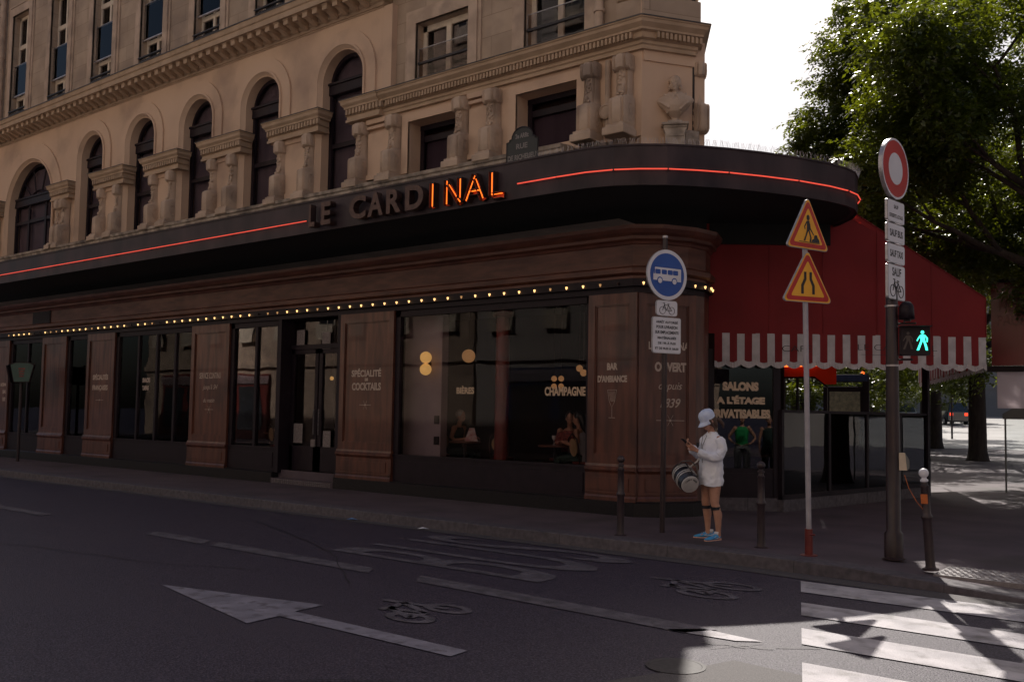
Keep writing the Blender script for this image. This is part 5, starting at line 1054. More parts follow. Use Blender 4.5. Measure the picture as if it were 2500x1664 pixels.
# ------------------------------------------------------------ bust on the chamfered corner
bu = empty('bust', label='weathered stone bust of a cloaked man on a small pedestal at the building corner', cat='bust')
BB = Matrix.Translation((-7.18, 13.36, 6.40)) @ Matrix.Rotation(R(30), 4, 'Z')
o = MB(BB); o.box(-.16, .16, -.13, .14, -.42, .02, .01); o.box(-.19, .19, -.16, .14, .02, .06, .01); o.box(-.22, .22, -.19, .14, .06, .10, .01); o.box(-.12, .12, -.10, .12, .10, .16, .01)
o.prism([(-.13, -.12), (-.19, .02), (.19, .02), (.13, -.12)], -.14, .14, 'y'); o.build('pedestal', 'stonedirty', bu)
o = MB(BB); o.tube([(0, 0, .14), (0, 0, .20), (0, 0, .26)], [.08, .06, .075], 12)
o.tube([(0, .0, .21), (0, -.02, .26), (0, -.04, .32), (0, -.05, .39), (0, -.04, .45), (0, -.02, .50), (0, -.01, .54), (0, 0, .575), (0, 0, .60), (0, 0, .63)], [(.05, .05), (.10, .08), (.165, .12), (.235, .13), (.285, .125), (.31, .11), (.28, .10), (.19, .085), (.11, .075), (.06, .06)], 26)
for s in (-1, 1): o.add([(s*.01, -.135, .56), (s*.12, -.06, .63), (s*.17, -.09, .55), (s*.06, -.17, .47), (s*.01, -.115, .56), (s*.12, -.03, .63), (s*.17, -.06, .53), (s*.06, -.13, .47)], [(0, 1, 2, 3), (4, 5, 6, 7), (0, 1, 5, 4), (1, 2, 6, 5), (2, 3, 7, 6), (3, 0, 4, 7)])
o.tube([(-.29, -.03, .50), (-.20, -.14, .42), (-.10, -.17, .34)], .02, 8); o.tube([(.28, -.04, .49), (.18, -.15, .41), (.08, -.17, .31)], .018, 8); o.tube([(-.18, -.06, .60), (-.06, -.12, .50), (.02, -.15, .38), (.10, -.10, .27)], .022, 8); o.tube([(.18, -.06, .60), (.08, -.12, .50), (-.04, -.14, .36), (-.14, -.08, .28)], .02, 8); o.tube([(-.26, -.02, .50), (-.16, -.10, .42), (-.10, -.11, .30)], .018, 8); o.tube([(.10, -.02, .63), (.0, -.09, .58), (-.10, -.02, .63)], .026, 8)
o.tube([(0, 0, .58), (0, -.01, .74)], .05, 10)
headmesh(o, BB @ Matrix.Translation((0, -.01, .79)) @ Matrix.Rotation(R(-25), 4, 'Z'), s=1.12)
o.m = BB @ Matrix.Translation((0, -.0, .79)); 
rr = random.Random(4)
for i in range(22): a = rr.uniform(0, 2*PI); e = rr.uniform(.1, 1.3); o.ball((.095*math.cos(a)*math.cos(e), .03+.10*math.sin(a)*math.cos(e), .03+.10*math.sin(e)), .022, 6, 5) if math.sin(a)*math.cos(e) > -.55 else None
for s in (-1, 1): o.ball((s*.088, .03, -.05), (.028, .04, .05), 8, 6)
o.ball((0, -.085, -.115), (.02, .02, .03), 8, 6); o.m = Matrix()
remesh(o, 'figure', 'stone', bu, .008, 2)
# ------------------------------------------------------------ signs
def nf(p, ang):  # sign frame: local x right (seen from front), y up, z normal; ang = direction of the normal
    n = Vector((math.cos(ang), math.sin(ang), 0)); x = Vector((0, 0, 1)).cross(n)
    return Matrix(((x.x, 0, n.x, p[0]), (x.y, 0, n.y, p[1]), (x.z, 1, n.z, p[2]), (0, 0, 0, 1)))
def plate(F, poly, name, m, parent, th=.022, z=0.0, edge='alu'):
    b = MB(F); b.prism(poly, z-th, z, 'z'); return b.build(name, m, parent)
def rrect(w_, h, r=.03, n=4):
    o = []
    for cx, cy, a0 in ((w_/2-r, h/2-r, 0), (-w_/2+r, h/2-r, 90), (-w_/2+r, -h/2+r, 180), (w_/2-r, -h/2+r, 270)):
        for i in range(n+1): a = R(a0+90*i/n); o.append((cx+r*math.cos(a), cy+r*math.sin(a)))
    return o
def circ(r, n=48): return [(r*math.cos(2*PI*i/n), r*math.sin(2*PI*i/n)) for i in range(n)]
def face(F, poly, z, name, m, parent): b = MB(F); b.add([(x, y, z) for x, y in poly], [tuple(range(len(poly)))]); return b.build(name, m, parent, norm=False)
def ring2(F, r0, r1, z, name, m, parent, n=48):
    a, b_ = circ(r0, n), circ(r1, n); b = MB(F); b.add([(x, y, z) for x, y in a+b_], [(i, (i+1) % n, n+(i+1) % n, n+i) for i in range(n)]); return b.build(name, m, parent, norm=False)
def bike_icon(F, cx, cy, s, z, parent, m='ink'):
    b = MB(F @ Matrix.Translation((cx, cy, z)))
    for x in (-.30*s, .30*s): b.tube([(x+.19*s*math.cos(2*PI*i/20), -.12*s+.19*s*math.sin(2*PI*i/20), 0) for i in range(21)], .014*s, 4)
    cr_ = (-.02*s, -.12*s, 0); st = (.08*s, .16*s, 0); hd = (-.18*s, .16*s, 0); 
    for p, q in (((.30*s, -.12*s, 0), cr_), ((.30*s, -.12*s, 0), st), (st, cr_), (st, hd), (cr_, hd), (hd, (-.30*s, -.12*s, 0)), (hd, (-.16*s, .26*s, 0)), ((-.16*s, .26*s, 0), (-.28*s, .25*s, 0)), ((.02*s, .22*s, 0), (.15*s, .21*s, 0)), (st, (.08*s, .22*s, 0))): b.tube([p, q], .017*s, 4)
    b.build('cycle_symbol', m, parent)
def pole_bands(mb, x, y, zs): 
    for z in zs: mb.lathe([(.055, 0), (.055, .02)], (x, y, z), 14)
# bus lane sign
bs = empty('bus_sign_post', label='dark post with the round blue bus sign and two white plates', cat='road sign')
x, y = -6.24, 11.35
b = MB(); b.tube([(x-.02, y, .12), (x, y, 2.2), (x, y, 4.22)], .036, 14); b.build('pole', 'poleb', bs, smooth='auto'); b = MB(); b.lathe([(.038, 0), (.038, .03), (.01, .035)], (x, y, 4.21), 14); b.build('pole_cap', 'alu', bs)
F = nf((x+.05, y-.03, 3.685), R(-22)); d = plate(F, circ(.352), 'disc', 'alu', bs); ring2(F, .300, .350, .002, 'disc_rim', 'signw', d); face(F, circ(.302), .0015, 'disc_face', 'blue', d)
b = MB(F @ Matrix.Translation((0, 0, .004)))
def poly(b, pts, z=0): b.add([(p[0], p[1], z) for p in pts], [tuple(range(len(pts)))])
poly(b, [(-.245, -.085), (.245, -.085), (.245, .085), (.235, .095), (-.215, .095), (-.22, .07), (-.245, -.01)]); 
bo = b.build('bus_symbol', 'signw', d, norm=False)
b = MB(F @ Matrix.Translation((0, 0, .006)))
for a in (-.165, -.055, .050, .145): poly(b, rrect(.09, .065, .012, 2) and [(px+a, py+.035) for px, py in rrect(.09, .065, .012, 2)])
poly(b, [(-.228, .0), (-.216, .065), (-.222+.025, .065), (-.19, .0)] if False else [(-.236, .003), (-.224, .066), (-.216, .066), (-.216, .003)])
for a in (-.13, .125): poly(b, [(px+a, py-.085) for px, py in circ(.050, 20)])
b.build('bus_windows', 'blue', bo, norm=False)
b = MB(F @ Matrix.Translation((0, 0, .008)))
for a in (-.13, .125): poly(b, [(px+a, py-.088) for px, py in circ(.037, 20)])
b.build('bus_wheels', 'signw', bo, norm=False)
F = nf((x+.05, y-.03, 3.22), R(-22)); p = plate(F, rrect(.37, .215, .04), 'cycle_plate', 'alu', bs); face(F, rrect(.355, .20, .035), .002, 'plate_face', 'signw', p); bike_icon(F, 0, .0, .27, .004, p)
F = nf((x+.05, y-.03, 2.845), R(-22)); p = plate(F, rrect(.50, .50, .03), 'delivery_plate', 'alu', bs); face(F, rrect(.485, .485, .026), .002, 'plate_face', 'signw', p)
for i, (s_, w_) in enumerate((('ARRÊT AUTORISÉ', .385), ('POUR LIVRAISON', .37), ('SUR EMPLACEMENTS', .41), ('MATÉRIALISÉS', .325), ('DE 19h À 7h30', .31), ('ET DE 9h30 À 16h30', .41))):
    text('plate_lettering', s_, 'ink', size=.042, width=w_, mtx=F @ Matrix.Translation((0, .185-i*.073, .003)), ext=.0005, bold=.0015, parent=p)
# roadworks signs
rw = empty('roadworks_sign_post', label='pale leaning post with two yellow and red triangular roadworks signs', cat='road sign')
x, y = -4.02, 10.82
b = MB(); b.tube([(x, y, .44), (x-.035, y, 3.2), (x-.04, y, 4.3)], .031, 14); b.build('pole', 'polew', rw, smooth='auto'); b = MB(); b.tube([(x, y, .13), (x, y, .44)], .046, 14); b.lathe([(.10, .128), (.10, .14), (.05, .145)], (x, y, 0), 16); b.tube([(x+.03, y-.04, .38), (x+.09, y-.05, .38)], .012, 6); b.build('pole_foot', 'colred', rw, smooth='auto')
def tri(s, r=.035):
    h = s*math.sqrt(3)/2; V = [(-s/2, -h/3), (s/2, -h/3), (0, 2*h/3)]; o = []
    for i, (cx, cy) in enumerate(V):
        k = 1-2*r/(2*h/3); px, py = cx*k, cy*k
        a0 = (210, 330, 90)[i]
        for j in range(7): a = R(a0-60+120*j/6); o.append((px+r*math.cos(a), py+r*math.sin(a)))
    return o
def warn(z, ang, name):
    F = nf((x-.04+.05*math.cos(R(ang)), y+.05*math.sin(R(ang)), z), R(ang)); t = plate(F, tri(.735), name, 'alu', rw, .028)
    face(F, tri(.720), .002, 'yellow_border', 'yellow', t); face(F, tri(.672), .004, 'red_band', 'signred', t); face(F, tri(.50, .015), .006, 'yellow_field', 'yellow', t); return F, t
F, t = warn(4.40-.43+.0, -21, 'men_at_work_sign')
b = MB(F @ Matrix.Translation((0, 0, .008)))
poly(b, [(px*.028-.005, py*.036+.165) for px, py in circ(1, 16)]); poly(b, [(-.03, .125), (.02, .13), (.03, .06), (.02, .0), (-.03, .0), (-.025, .06)]); poly(b, [(-.03, .125), (-.025, .105), (-.055, .05), (-.05, .025), (-.065, .02), (-.075, .055)])
poly(b, [(.0, .005), (.025, .005), (.055, -.07), (.05, -.125), (.02, -.125), (.03, -.07)]); poly(b, [(-.03, .005), (.0, .005), (-.03, -.06), (-.055, -.12), (-.085, -.12), (-.055, -.06)]); poly(b, [(.02, .10), (.03, .095), (.04, .04), (.10, -.035), (.085, -.04), (.02, .03)])
poly(b, [(.05, -.125), (.07, -.09), (.095, -.08), (.10, -.045), (.125, -.03), (.15, -.035), (.165, -.07), (.185, -.085), (.195, -.125)]); poly(b, [(-.16, -.128), (.195, -.128), (.195, -.136), (-.16, -.136)])
b.build('worker_symbol', 'ink', t, norm=False)
F, t = warn(3.76-.43, -30, 'road_narrows_sign')
b = MB(F @ Matrix.Translation((0, 0, .008)))
for s in (-1, 1): poly(b, [(s*.022, .15), (s*.058, .15), (s*.058, .07), (s*.10, -.01), (s*.10, -.115), (s*.062, -.115), (s*.062, -.02), (s*.022, .06)][::s])
b.build('narrowing_symbol', 'ink', t, norm=False)
# traffic light post with the prohibition sign
tl = empty('traffic_light_post', label='thick dark signal post with round red sign and lit green walking man', cat='traffic light')
x, y = -3.19, 11.28
b = MB(); b.lathe([(.125, .125), (.125, .14), (.105, .15), (.105, .42), (.08, .45), (.078, 1.4), (.070, 2.4), (.066, 3.3), (.05, 3.32)], (x, y, 0), 24); b.tube([(x, y, 3.3), (x+.01, y, 4.98)], .036, 12); b.build('pole', 'poleb', tl, smooth='auto')
b = MB(); pole_bands(b, x, y, []); 
for z in (2.36, 3.06): b = MB(); b.lathe([(.078, z), (.078, z+.02)], (x, y, 0), 20); b.build('steel_band', 'alu', tl)
A1 = -8
F = nf((x+.06, y-.01, 4.70), R(A1)); d = plate(F, circ(.362), 'prohibition_disc', 'alu', tl, .045); ring2(F, .335, .362, .002, 'disc_rim', 'signw', d); ring2(F, .19, .338, .002, 'red_ring', 'signred', d); face(F, circ(.192), .0015, 'disc_face', 'signw', d)
z = 4.32
for nm, s_, h, ws in (('plate', ['SAUF', 'DESSERTE LOCALE'], .27, [.12, .36]), ('plate', ['SAUF BUS'], .235, [.34]), ('plate', ['SAUF TAXI'], .235, [.34]), ('plate', ['SAUF', ''], .42, [.24, 0])):
    F = nf((x+.06, y-.01, z-h/2), R(A1)); p = plate(F, rrect(.46, h-.01, .03), nm, 'alu', tl, .03); face(F, rrect(.445, h-.025, .025), .002, 'plate_face', 'signw', p)
    if len(s_) == 1: text('plate_lettering', s_[0], 'ink', size=.085, width=ws[0], mtx=F @ Matrix.Translation((0, 0, .003)), ext=.0005, bold=.002, parent=p)
    elif s_[1]:
        text('plate_lettering', s_[0], 'ink', size=.045, width=ws[0], mtx=F @ Matrix.Translation((0, .055, .003)), ext=.0005, bold=.001, parent=p); text('plate_lettering', s_[1], 'ink', size=.045, width=ws[1], mtx=F @ Matrix.Translation((0, -.055, .003)), ext=.0005, bold=.001, parent=p)
    else:
        text('plate_lettering', s_[0], 'ink', size=.10, width=ws[0], mtx=F @ Matrix.Translation((0, .12, .003)), ext=.0005, bold=.002, parent=p); bike_icon(F, 0, -.06, .36, .004, p)
    z -= h+.008
F = nf((x+.25, y+.045, 2.655), R(-66))
b = MB(F); b.prism(rrect(.32, .33, .02), -.13, 0, 'z'); b.box(-.17, .17, .165, .172, -.13, .10); sb2 = b.build('pedestrian_signal', 'black', tl)
def walker(F, cx, s, m, z=.004, name='walking_man'):
    b = MB(F @ Matrix.Translation((cx, 0, z))); poly(b, [(px*.02*s, py*.022*s+.105*s) for px, py in circ(1, 12)])
    poly(b, [(-.025*s, .075*s), (.028*s, .075*s), (.03*s, .0), (-.022*s, .0)]); poly(b, [(-.022*s, .005), (.004*s, .005), (-.02*s, -.06*s), (-.04*s, -.115*s), (-.068*s, -.115*s), (-.045*s, -.055*s)]); poly(b, [(.004*s, .005), (.03*s, .005), (.05*s, -.06*s), (.062*s, -.115*s), (.036*s, -.115*s), (.022*s, -.055*s)])
    poly(b, [(-.025*s, .075*s), (-.025*s, .05*s), (-.045*s, .02*s), (-.06*s, -.005*s), (-.068*s, .005*s), (-.05*s, .04*s)]); poly(b, [(.028*s, .075*s), (.028*s, .05*s), (.045*s, .03*s), (.045*s, -.015*s), (.058*s, -.015*s), (.062*s, .035*s)])
    b.build(name, m, sb2, norm=False)
walker(F, .075, .95, 'green'); walker(F, -.08, .85, 'reddim', name='standing_man')
b = MB(); b.tube([(x, y, 2.86), (x+.26, y+.04, 2.86)], .014, 6); b.build('bracket', 'poleb', tl); b = MB(); b.tube([(x, y, 2.44), (x+.22, y+.04, 2.44)], .014, 6); b.build('bracket', 'poleb', tl); b = MB(); b.tube([(x+.13, y+.04, 2.86), (x+.13, y+.04, 2.9), (x+.2, y+.04, 2.9)], .016, 6); b.build('bracket', 'poleb', tl)
b = MB(); b.m = Matrix.Translation((x+.16, y+.02, 3.03)); b.ball((0, 0, 0), (.085, .085, .095), 14, 10); b.lathe([(.09, -.12), (.085, 0), (.06, .05)], (0, 0, 0), 14); b.build('repeater_lamp', 'black', tl, smooth=True)
F = nf((x+.13, y-.02, 1.255), R(-66)); b = MB(F); b.prism([(-.055, -.10), (.03, -.10), (.055, -.07), (.055, .02), (.01, .10), (-.055, .10)], -.09, .0, 'z'); pb_ = b.build('push_button_box', 'cream', tl); b = MB(F); b.add([(.0305, -.1, .001), (.0555, -.07, .001), (.0555, .02, .001), (.0105, .10, .001), (.0125, .10, -.09), (.057, .02, -.09), (.057, -.07, -.09)], [(0, 1, 2, 3)]); b.box(.025, .05, -.06, .02, .001, .004); b.build('button_face', 'greyband', pb_)
# bollards
def bollard(x, y, label, src=None, top=None, lean=None):
    if src is None:
        t = empty('bollard', label=label, cat='bollard', group='round-headed bollards along the kerb')
        b = MB(); b.lathe([(.085, 0), (.085, .02), (.055, .03), (.050, .05), (.048, .52), (.052, .53), (.060, .55), (.060, .565), (.052, .58), (.044, .60), (.040, .86), (.046, .87), (.046, .89), (.034, .90), (.030, .93)], (0, 0, 0), 20); b.build('post', 'bollard', t, smooth='auto')
        b = MB(); b.lathe([(.030, .925), (.042, .935), (.042, .95), (.028, .96), (.024, .975)], (0, 0, 0), 16); b.ball((0, 0, 1.02), .052, 16, 12); b.build('ball_head', top or 'bollard', t, smooth='auto'); src = t
    else: t = copytree(src, label=label)
    t.location = (x, y, .125); return t
B1 = bollard(-4.67, 10.96, 'dark bollard standing between the woman and the triangular roadworks signs')
bollard(-6.54, 10.72, 'dark bollard in front of the bar panel left of the bus sign post', B1)
B3 = bollard(-2.66, 10.76, 'bollard with a white ball head and orange sticker right of the signal post', None, 'signw'); B3.scale = (1, 1, 1.02); B3.rotation_euler = (R(1), R(-3.2), 0)
b = MB(); b.box(-.035, .035, -.056, -.052, .70, .80); b.tube([(0, -.02, .6), (-.08, -.05, .72), (-.16, -.02, .86), (-.20, 0, 1.0)], .004, 4); b.build('sticker', 'orange' if False else mat('stick', (.55, .14, .03), None, 9, .5), B3)
# street name sign standing on the canopy edge
M['signtext'] = mat('signtext', (.22, .20, .20), None, 9, .6)
sg = empty('street_name_sign', label='dark enamel street name plate with rounded top above the canopy', cat='street sign')
F = frame((-8.72, 11.25, 5.84), (1, 0, 0)) @ Matrix.Scale(.86, 4)
pp = [(-.36, -.36), (.36, -.36), (.36, .19), (.30, .19), (.29, .23)]+[(.24*math.cos(R(a)), .24+.20*math.sin(R(a))) for a in range(0, 181, 15)]+[(-.29, .23), (-.30, .19), (-.36, .19)]
b = MB(F); b.prism(pp, -.02, 0, 'z'); s1 = b.build('sign_plate', mat('enamel', (.008, .012, .014), (.012, .016, .018), 5, .45), sg); b = MB(F); n_q = len(pp)
b.tube([(p[0]*.97, p[1]*.97, .004) for p in pp]+[(pp[0][0]*.97, pp[0][1]*.97, .004)], .012, 4); b.build('sign_border', 'iron', s1)
for s_, yy, sz, w_ in (('2e ARRt', .27, .09, .30), ('RUE', .08, .10, .26), ('DE RICHELIEU', -.12, .10, .64)): text('sign_lettering', s_, 'signtext', size=sz, width=w_, mtx=F @ Matrix.Translation((0, yy, .003)), ext=.001, bold=.003, parent=s1)
b = MB(F); b.tube([(-.3, -.36, -.03), (-.3, -.02, -.03)], .012, 5); b.tube([(.3, -.36, -.03), (.3, -.02, -.03)], .012, 5); b.tube([(-.3, -.3, -.03), (-.3, -.3, -.4)], .012, 5); b.tube([(.3, -.3, -.03), (.3, -.3, -.4)], .012, 5); b.build('sign_bracket', 'iron', sg)
# green trapezoid sign stand at the left end
gs = empty('menu_lantern_post', label='dark post carrying two green trapezoid panels at the far left of the cafe', cat='sign')
x, y = -27.2, 12.05
b = MB(); b.tube([(x, y, .12), (x, y, 2.45)], .04, 10); b.build('pole', 'poleb', gs)
F = nf((x+.22, y-.1, 2.63), R(-58))
tp = [(-.22, -.24), (.22, -.24), (.34, .22), (.20, .28), (-.20, .28), (-.34, .22)]
b = MB(F); b.prism([(a*1.08, c*1.08) for a, c in tp], -.06, 0, 'z'); q = b.build('panel_frame', 'black', gs); face(F, tp, .003, 'panel_face', 'gpanel', q)
for i in range(4): text('panel_lettering', ('CAFE', 'BAR', 'MENU', 'VINS')[i], 'clothr', size=.06, width=.16, mtx=F @ Matrix.Translation((0, .13-i*.085, .005)), ext=.0005, parent=q) if False else None
b = MB(F); 
for i in range(4): b.box(-.10+.01*i, .10-.012*i, .10-i*.07, .14-i*.07, .003, .006)
b.build('panel_marks', 'clothr', q)
F = nf((x-.25, y-.05, 2.60), R(200)); b = MB(F); b.prism([(a*1.05, c*1.05) for a, c in tp], -.06, 0, 'z'); q = b.build('panel_frame', 'black', gs); face(F, tp, .003, 'panel_face', 'gpanel', q)
# ------------------------------------------------------------ trees
def tree_branches(mb, base, h, r, seed, spread=1.0, nb=7, lean=(0, 0)):
    rr = random.Random(seed); tips = []
    top = Vector(base)+Vector((lean[0], lean[1], h*.42))
    P = [Vector(base), Vector(base)+Vector((lean[0]*.2, lean[1]*.2, h*.12)), Vector(base)+Vector((lean[0]*.6, lean[1]*.6, h*.28)), top]
    tb = MB(); tb.tube([P[0]+Vector((0, 0, -.05)), P[0]+Vector((0, 0, .12)), P[0]+Vector((0, 0, .45)), P[1], P[2], P[3]], [r*1.55, r*1.25, r*1.05, r, r*.86, r*.72], 14)
    def grow(p, d, L, rad, lv):
        pts = [p]; q = p.copy(); dd = d.copy()
        for i in range(4): dd = (dd+Vector((rr.uniform(-.22, .22), rr.uniform(-.22, .22), rr.uniform(-.05, .18)))).normalized(); q = q+dd*L/4; pts.append(q.copy())
        tb.tube(pts, [rad*(1-.14*i) for i in range(5)], 7 if lv < 2 else 5)
        if lv >= 2: tips.append((pts[-1], dd)); tips.append((pts[-2], dd)); return
        for k in range(3 if lv == 0 else 3):
            a = rr.choice(pts[2:]); nd = (dd+Vector((rr.uniform(-.9, .9), rr.uniform(-.9, .9), rr.uniform(-.35, .5)))).normalized(); grow(a, nd, L*rr.uniform(.55, .75), rad*.5, lv+1)
    for k in range(nb):
        a = 2*PI*k/nb+rr.uniform(-.3, .3); e = rr.uniform(.25, 1.0); d = Vector((math.cos(a)*math.cos(e)*spread, math.sin(a)*math.cos(e)*spread, math.sin(e))).normalized(); grow(P[2].lerp(top, rr.random()), d, h*rr.uniform(.26, .36), r*.45, 0)
    return tb, tips
def leaf_mesh(clusters, seed, n_per, Lr=.30, leafl=.085, leafw=.036, pairs=5):
    g_ = np.random.default_rng(seed); C_ = np.array([c[0] for c in clusters]); S_ = np.array([c[1] for c in clusters]); W_ = np.array([c[2] for c in clusters], float); W_ /= W_.sum()
    N = n_per; idx = g_.choice(len(C_), N, p=W_); v = g_.normal(size=(N, 3)); v /= np.linalg.norm(v, axis=1)[:, None]; rad = g_.random(N)**.42
    base = C_[idx]+v*rad[:, None]*S_[idx][:, None]
    az = g_.random(N)*2*np.pi; el = g_.uniform(-1.1, .25, N); ax = np.stack([np.cos(az)*np.cos(el), np.sin(az)*np.cos(el), np.sin(el)], 1)
    sd = np.cross(ax, np.array([0, 0, 1.])); sd /= np.linalg.norm(sd, axis=1)[:, None]+1e-9; up = np.cross(sd, ax)
    Ls = Lr*g_.uniform(.7, 1.3, N); quads = []
    for k in range(pairs+1):
        t = (k+.6)/(pairs+1)
        for s in ((-1, 1) if k < pairs else (0,)):
            o = base+ax*(Ls*t)[:, None]+np.array([0, 0, -1.])*(Ls*t*t*.25)[:, None]
            d = (ax*.45+sd*s*.9-up*.25+g_.normal(size=(N, 3))*.22) if s else (ax-up*.3)
            d /= np.linalg.norm(d, axis=1)[:, None]; nn = np.cross(d, up+g_.normal(size=(N, 3))*.45); nn /= np.linalg.norm(nn, axis=1)[:, None]+1e-9
            l = leafl*g_.uniform(.7, 1.25, N)[:, None]; w_ = leafw*g_.uniform(.8, 1.2, N)[:, None]
            quads.append(np.stack([o, o+d*l*.5+nn*w_*.5, o+d*l, o+d*l*.5-nn*w_*.5], 1))
    Q = np.concatenate(quads, 0); V = Q.reshape(-1, 3); nq = len(Q); me = bpy.data.meshes.new('crown'); me.vertices.add(len(V)); me.vertices.foreach_set('co', V.astype(np.float32).ravel()); me.loops.add(nq*4); me.loops.foreach_set('vertex_index', np.arange(nq*4, dtype=np.int32)); me.polygons.add(nq); me.polygons.foreach_set('loop_start', np.arange(0, nq*4, 4, dtype=np.int32)); me.polygons.foreach_set('loop_total', np.full(nq, 4, np.int32)); me.update(calc_edges=True); me.materials.append(M['leaf']); return me
def make_tree(base, h, r, seed, label, n, cl=None, grp=None, lean=(0, 0), spread=1.0, **k):
    t = empty('street_tree', base, label=label, cat='tree', group=grp); tb, tips = tree_branches(None, (0, 0, 0), h, r, seed, spread, lean=lean); tb.build('trunk', 'bark', t, smooth=True)
    rr = random.Random(seed); C_ = [(tuple(p+d*.3), rr.uniform(.55, 1.0)*h/12, 1.0) for p, d in tips]
    if cl: C_ += cl
    else: C_ += [((h*.30*rr.random()**.5*math.cos(a_*.9), h*.30*rr.random()**.5*math.sin(a_*.9), h*rr.uniform(.24, .42)), h*.06, 1.6) for a_ in range(26)]
    me = leaf_mesh([(c, s, w_*s**2) for c, s, w_ in C_], seed, n, **k); o = bpy.data.objects.new('crown', me); COL.objects.link(o); o.parent = t; return t
# near tree: trunk just outside the right edge, crown over the terrace; extra clusters fill its reach
rr = random.Random(21); ncl = []
for i in range(100):
    a = rr.uniform(0, 2*PI); z = rr.uniform(-1, 1); q = rr.uniform(.35, 1)**.6; s_ = math.sqrt(max(0, 1-z*z))
    ncl.append(((-.9+q*4.9*s_*math.cos(a), 3.4+q*7.2*s_*math.sin(a), 8.3+q*3.9*z), rr.uniform(.45, .95), 1.0))
for p, s in (((-7.1, .4, 8.3), .42), ((-7.4, .5, 7.7), .36), ((-6.8, .5, 9.2), .4), ((-6.3, .8, 11.0), .5), ((-5.9, 1.0, 11.9), .5), ((-6.5, .6, 10.1), .4), ((-6.6, .3, 8.6), .45), ((-6.1, .4, 8.0), .5), ((-5.6, .2, 8.6), .7), ((-5.9, .6, 7.2), .55), ((-6.3, .3, 6.6), .45), ((-5.6, .5, 6.0), .6), ((-5.2, .6, 10.9), .7), ((-5.6, .6, 9.9), .7), ((-5.0, .8, 11.9), .6), ((-4.2, 1, 12.4), .7), ((-3.2, 1.5, 12.4), .8), ((-2, 1.8, 12.4), .9), ((-.6, 2, 12.2), .9), ((.8, 2, 12), .9), ((-6.0, -.2, 8.9), .6), ((-6.5, -.0, 8.5), .4), ((-5.9, .2, 7.9), .8), ((-5.4, 0, 10.4), .8), ((-5.2, 0, 7.2), .8), ((-4.8, .5, 6.4), .8), ((-5.5, .5, 9.6), .8), ((-4.9, 0, 11.2), .6), ((-4.2, .8, 11.6), .6), ((-3, 0, 5.3), .9), ((-1.6, .4, 4.9), .9), ((-4, .4, 5.8), .9), ((-.5, .6, 5.0), .9)): ncl.append((p, s, 1.7))
for i in range(34): ncl.append(((rr.uniform(-6.0, 1.5), rr.uniform(2.5, 8.5), rr.uniform(5.2, 10.2)), rr.uniform(.5, .9), 1.0))
make_tree((-1.7, 22.2, .12), 11.5, .30, 12, 'large leafy tree spreading over the terrace awning from the right', 40000, ncl, None, leafl=.115, leafw=.052)
far_trees = [((-8.15, 40.2, .1), 13, .33, 'dark trunked tree with a knotted foot standing nearest beyond the terrace'), ((-12.9, 53.6, .15), 14, .30, 'dark trunk tree just right of the terrace corner post'), ((-20.5, 68, .5), 14, .30, 'third tree along the far boulevard pavement'), ((-27.5, 84, .95), 14, .30, 'fourth and farther tree along the boulevard'), ((-29.5, 80, .8), 14, .28, 'tree seen through the terrace above the parked cars'), ((-24, 62, .3), 13, .26, 'tree seen through the terrace beside the map panel'), ((-35, 104, 1.4), 15, .3, 'farthest tree at the left of the terrace view'), ((-33, 112, 1.6), 15, .3, 'farthest tree behind the black van'), ((-16.5, 44, .1), 10, .3, 'low leafy tree above the light blue car'), ((-22, 52, .2), 10, .3, 'low leafy tree left of the light blue car'), ((-27, 58, .3), 11, .3, 'leafy tree behind the terrace wind screen'), ((-19, 60, .35), 10, .3, 'leafy tree above the silver car'), ((-24, 95, 1.2), 12, .3, 'leafy tree behind the far orange signal'), ((-38, 84, .9), 12, .3, 'leafy tree closing the view at the left of the terrace')]
T0 = None
for i, (p, h, r_, lb) in enumerate(far_trees):
    if i in (0, 1): t = make_tree(p, h, r_, 40+i, lb, 5200, grp='trees along the boulevard', leafl=.20, leafw=.10, Lr=.5, pairs=3); T0 = T0 or t; T1 = t
    else: t = copytree(T1 if i % 2 else T0, label=lb); t.location = p; t.rotation_euler = (0, 0, i*1.3); t.scale = (1, 1, 1+.05*(i % 3)) if i < 8 else (.95, .95, h/14)
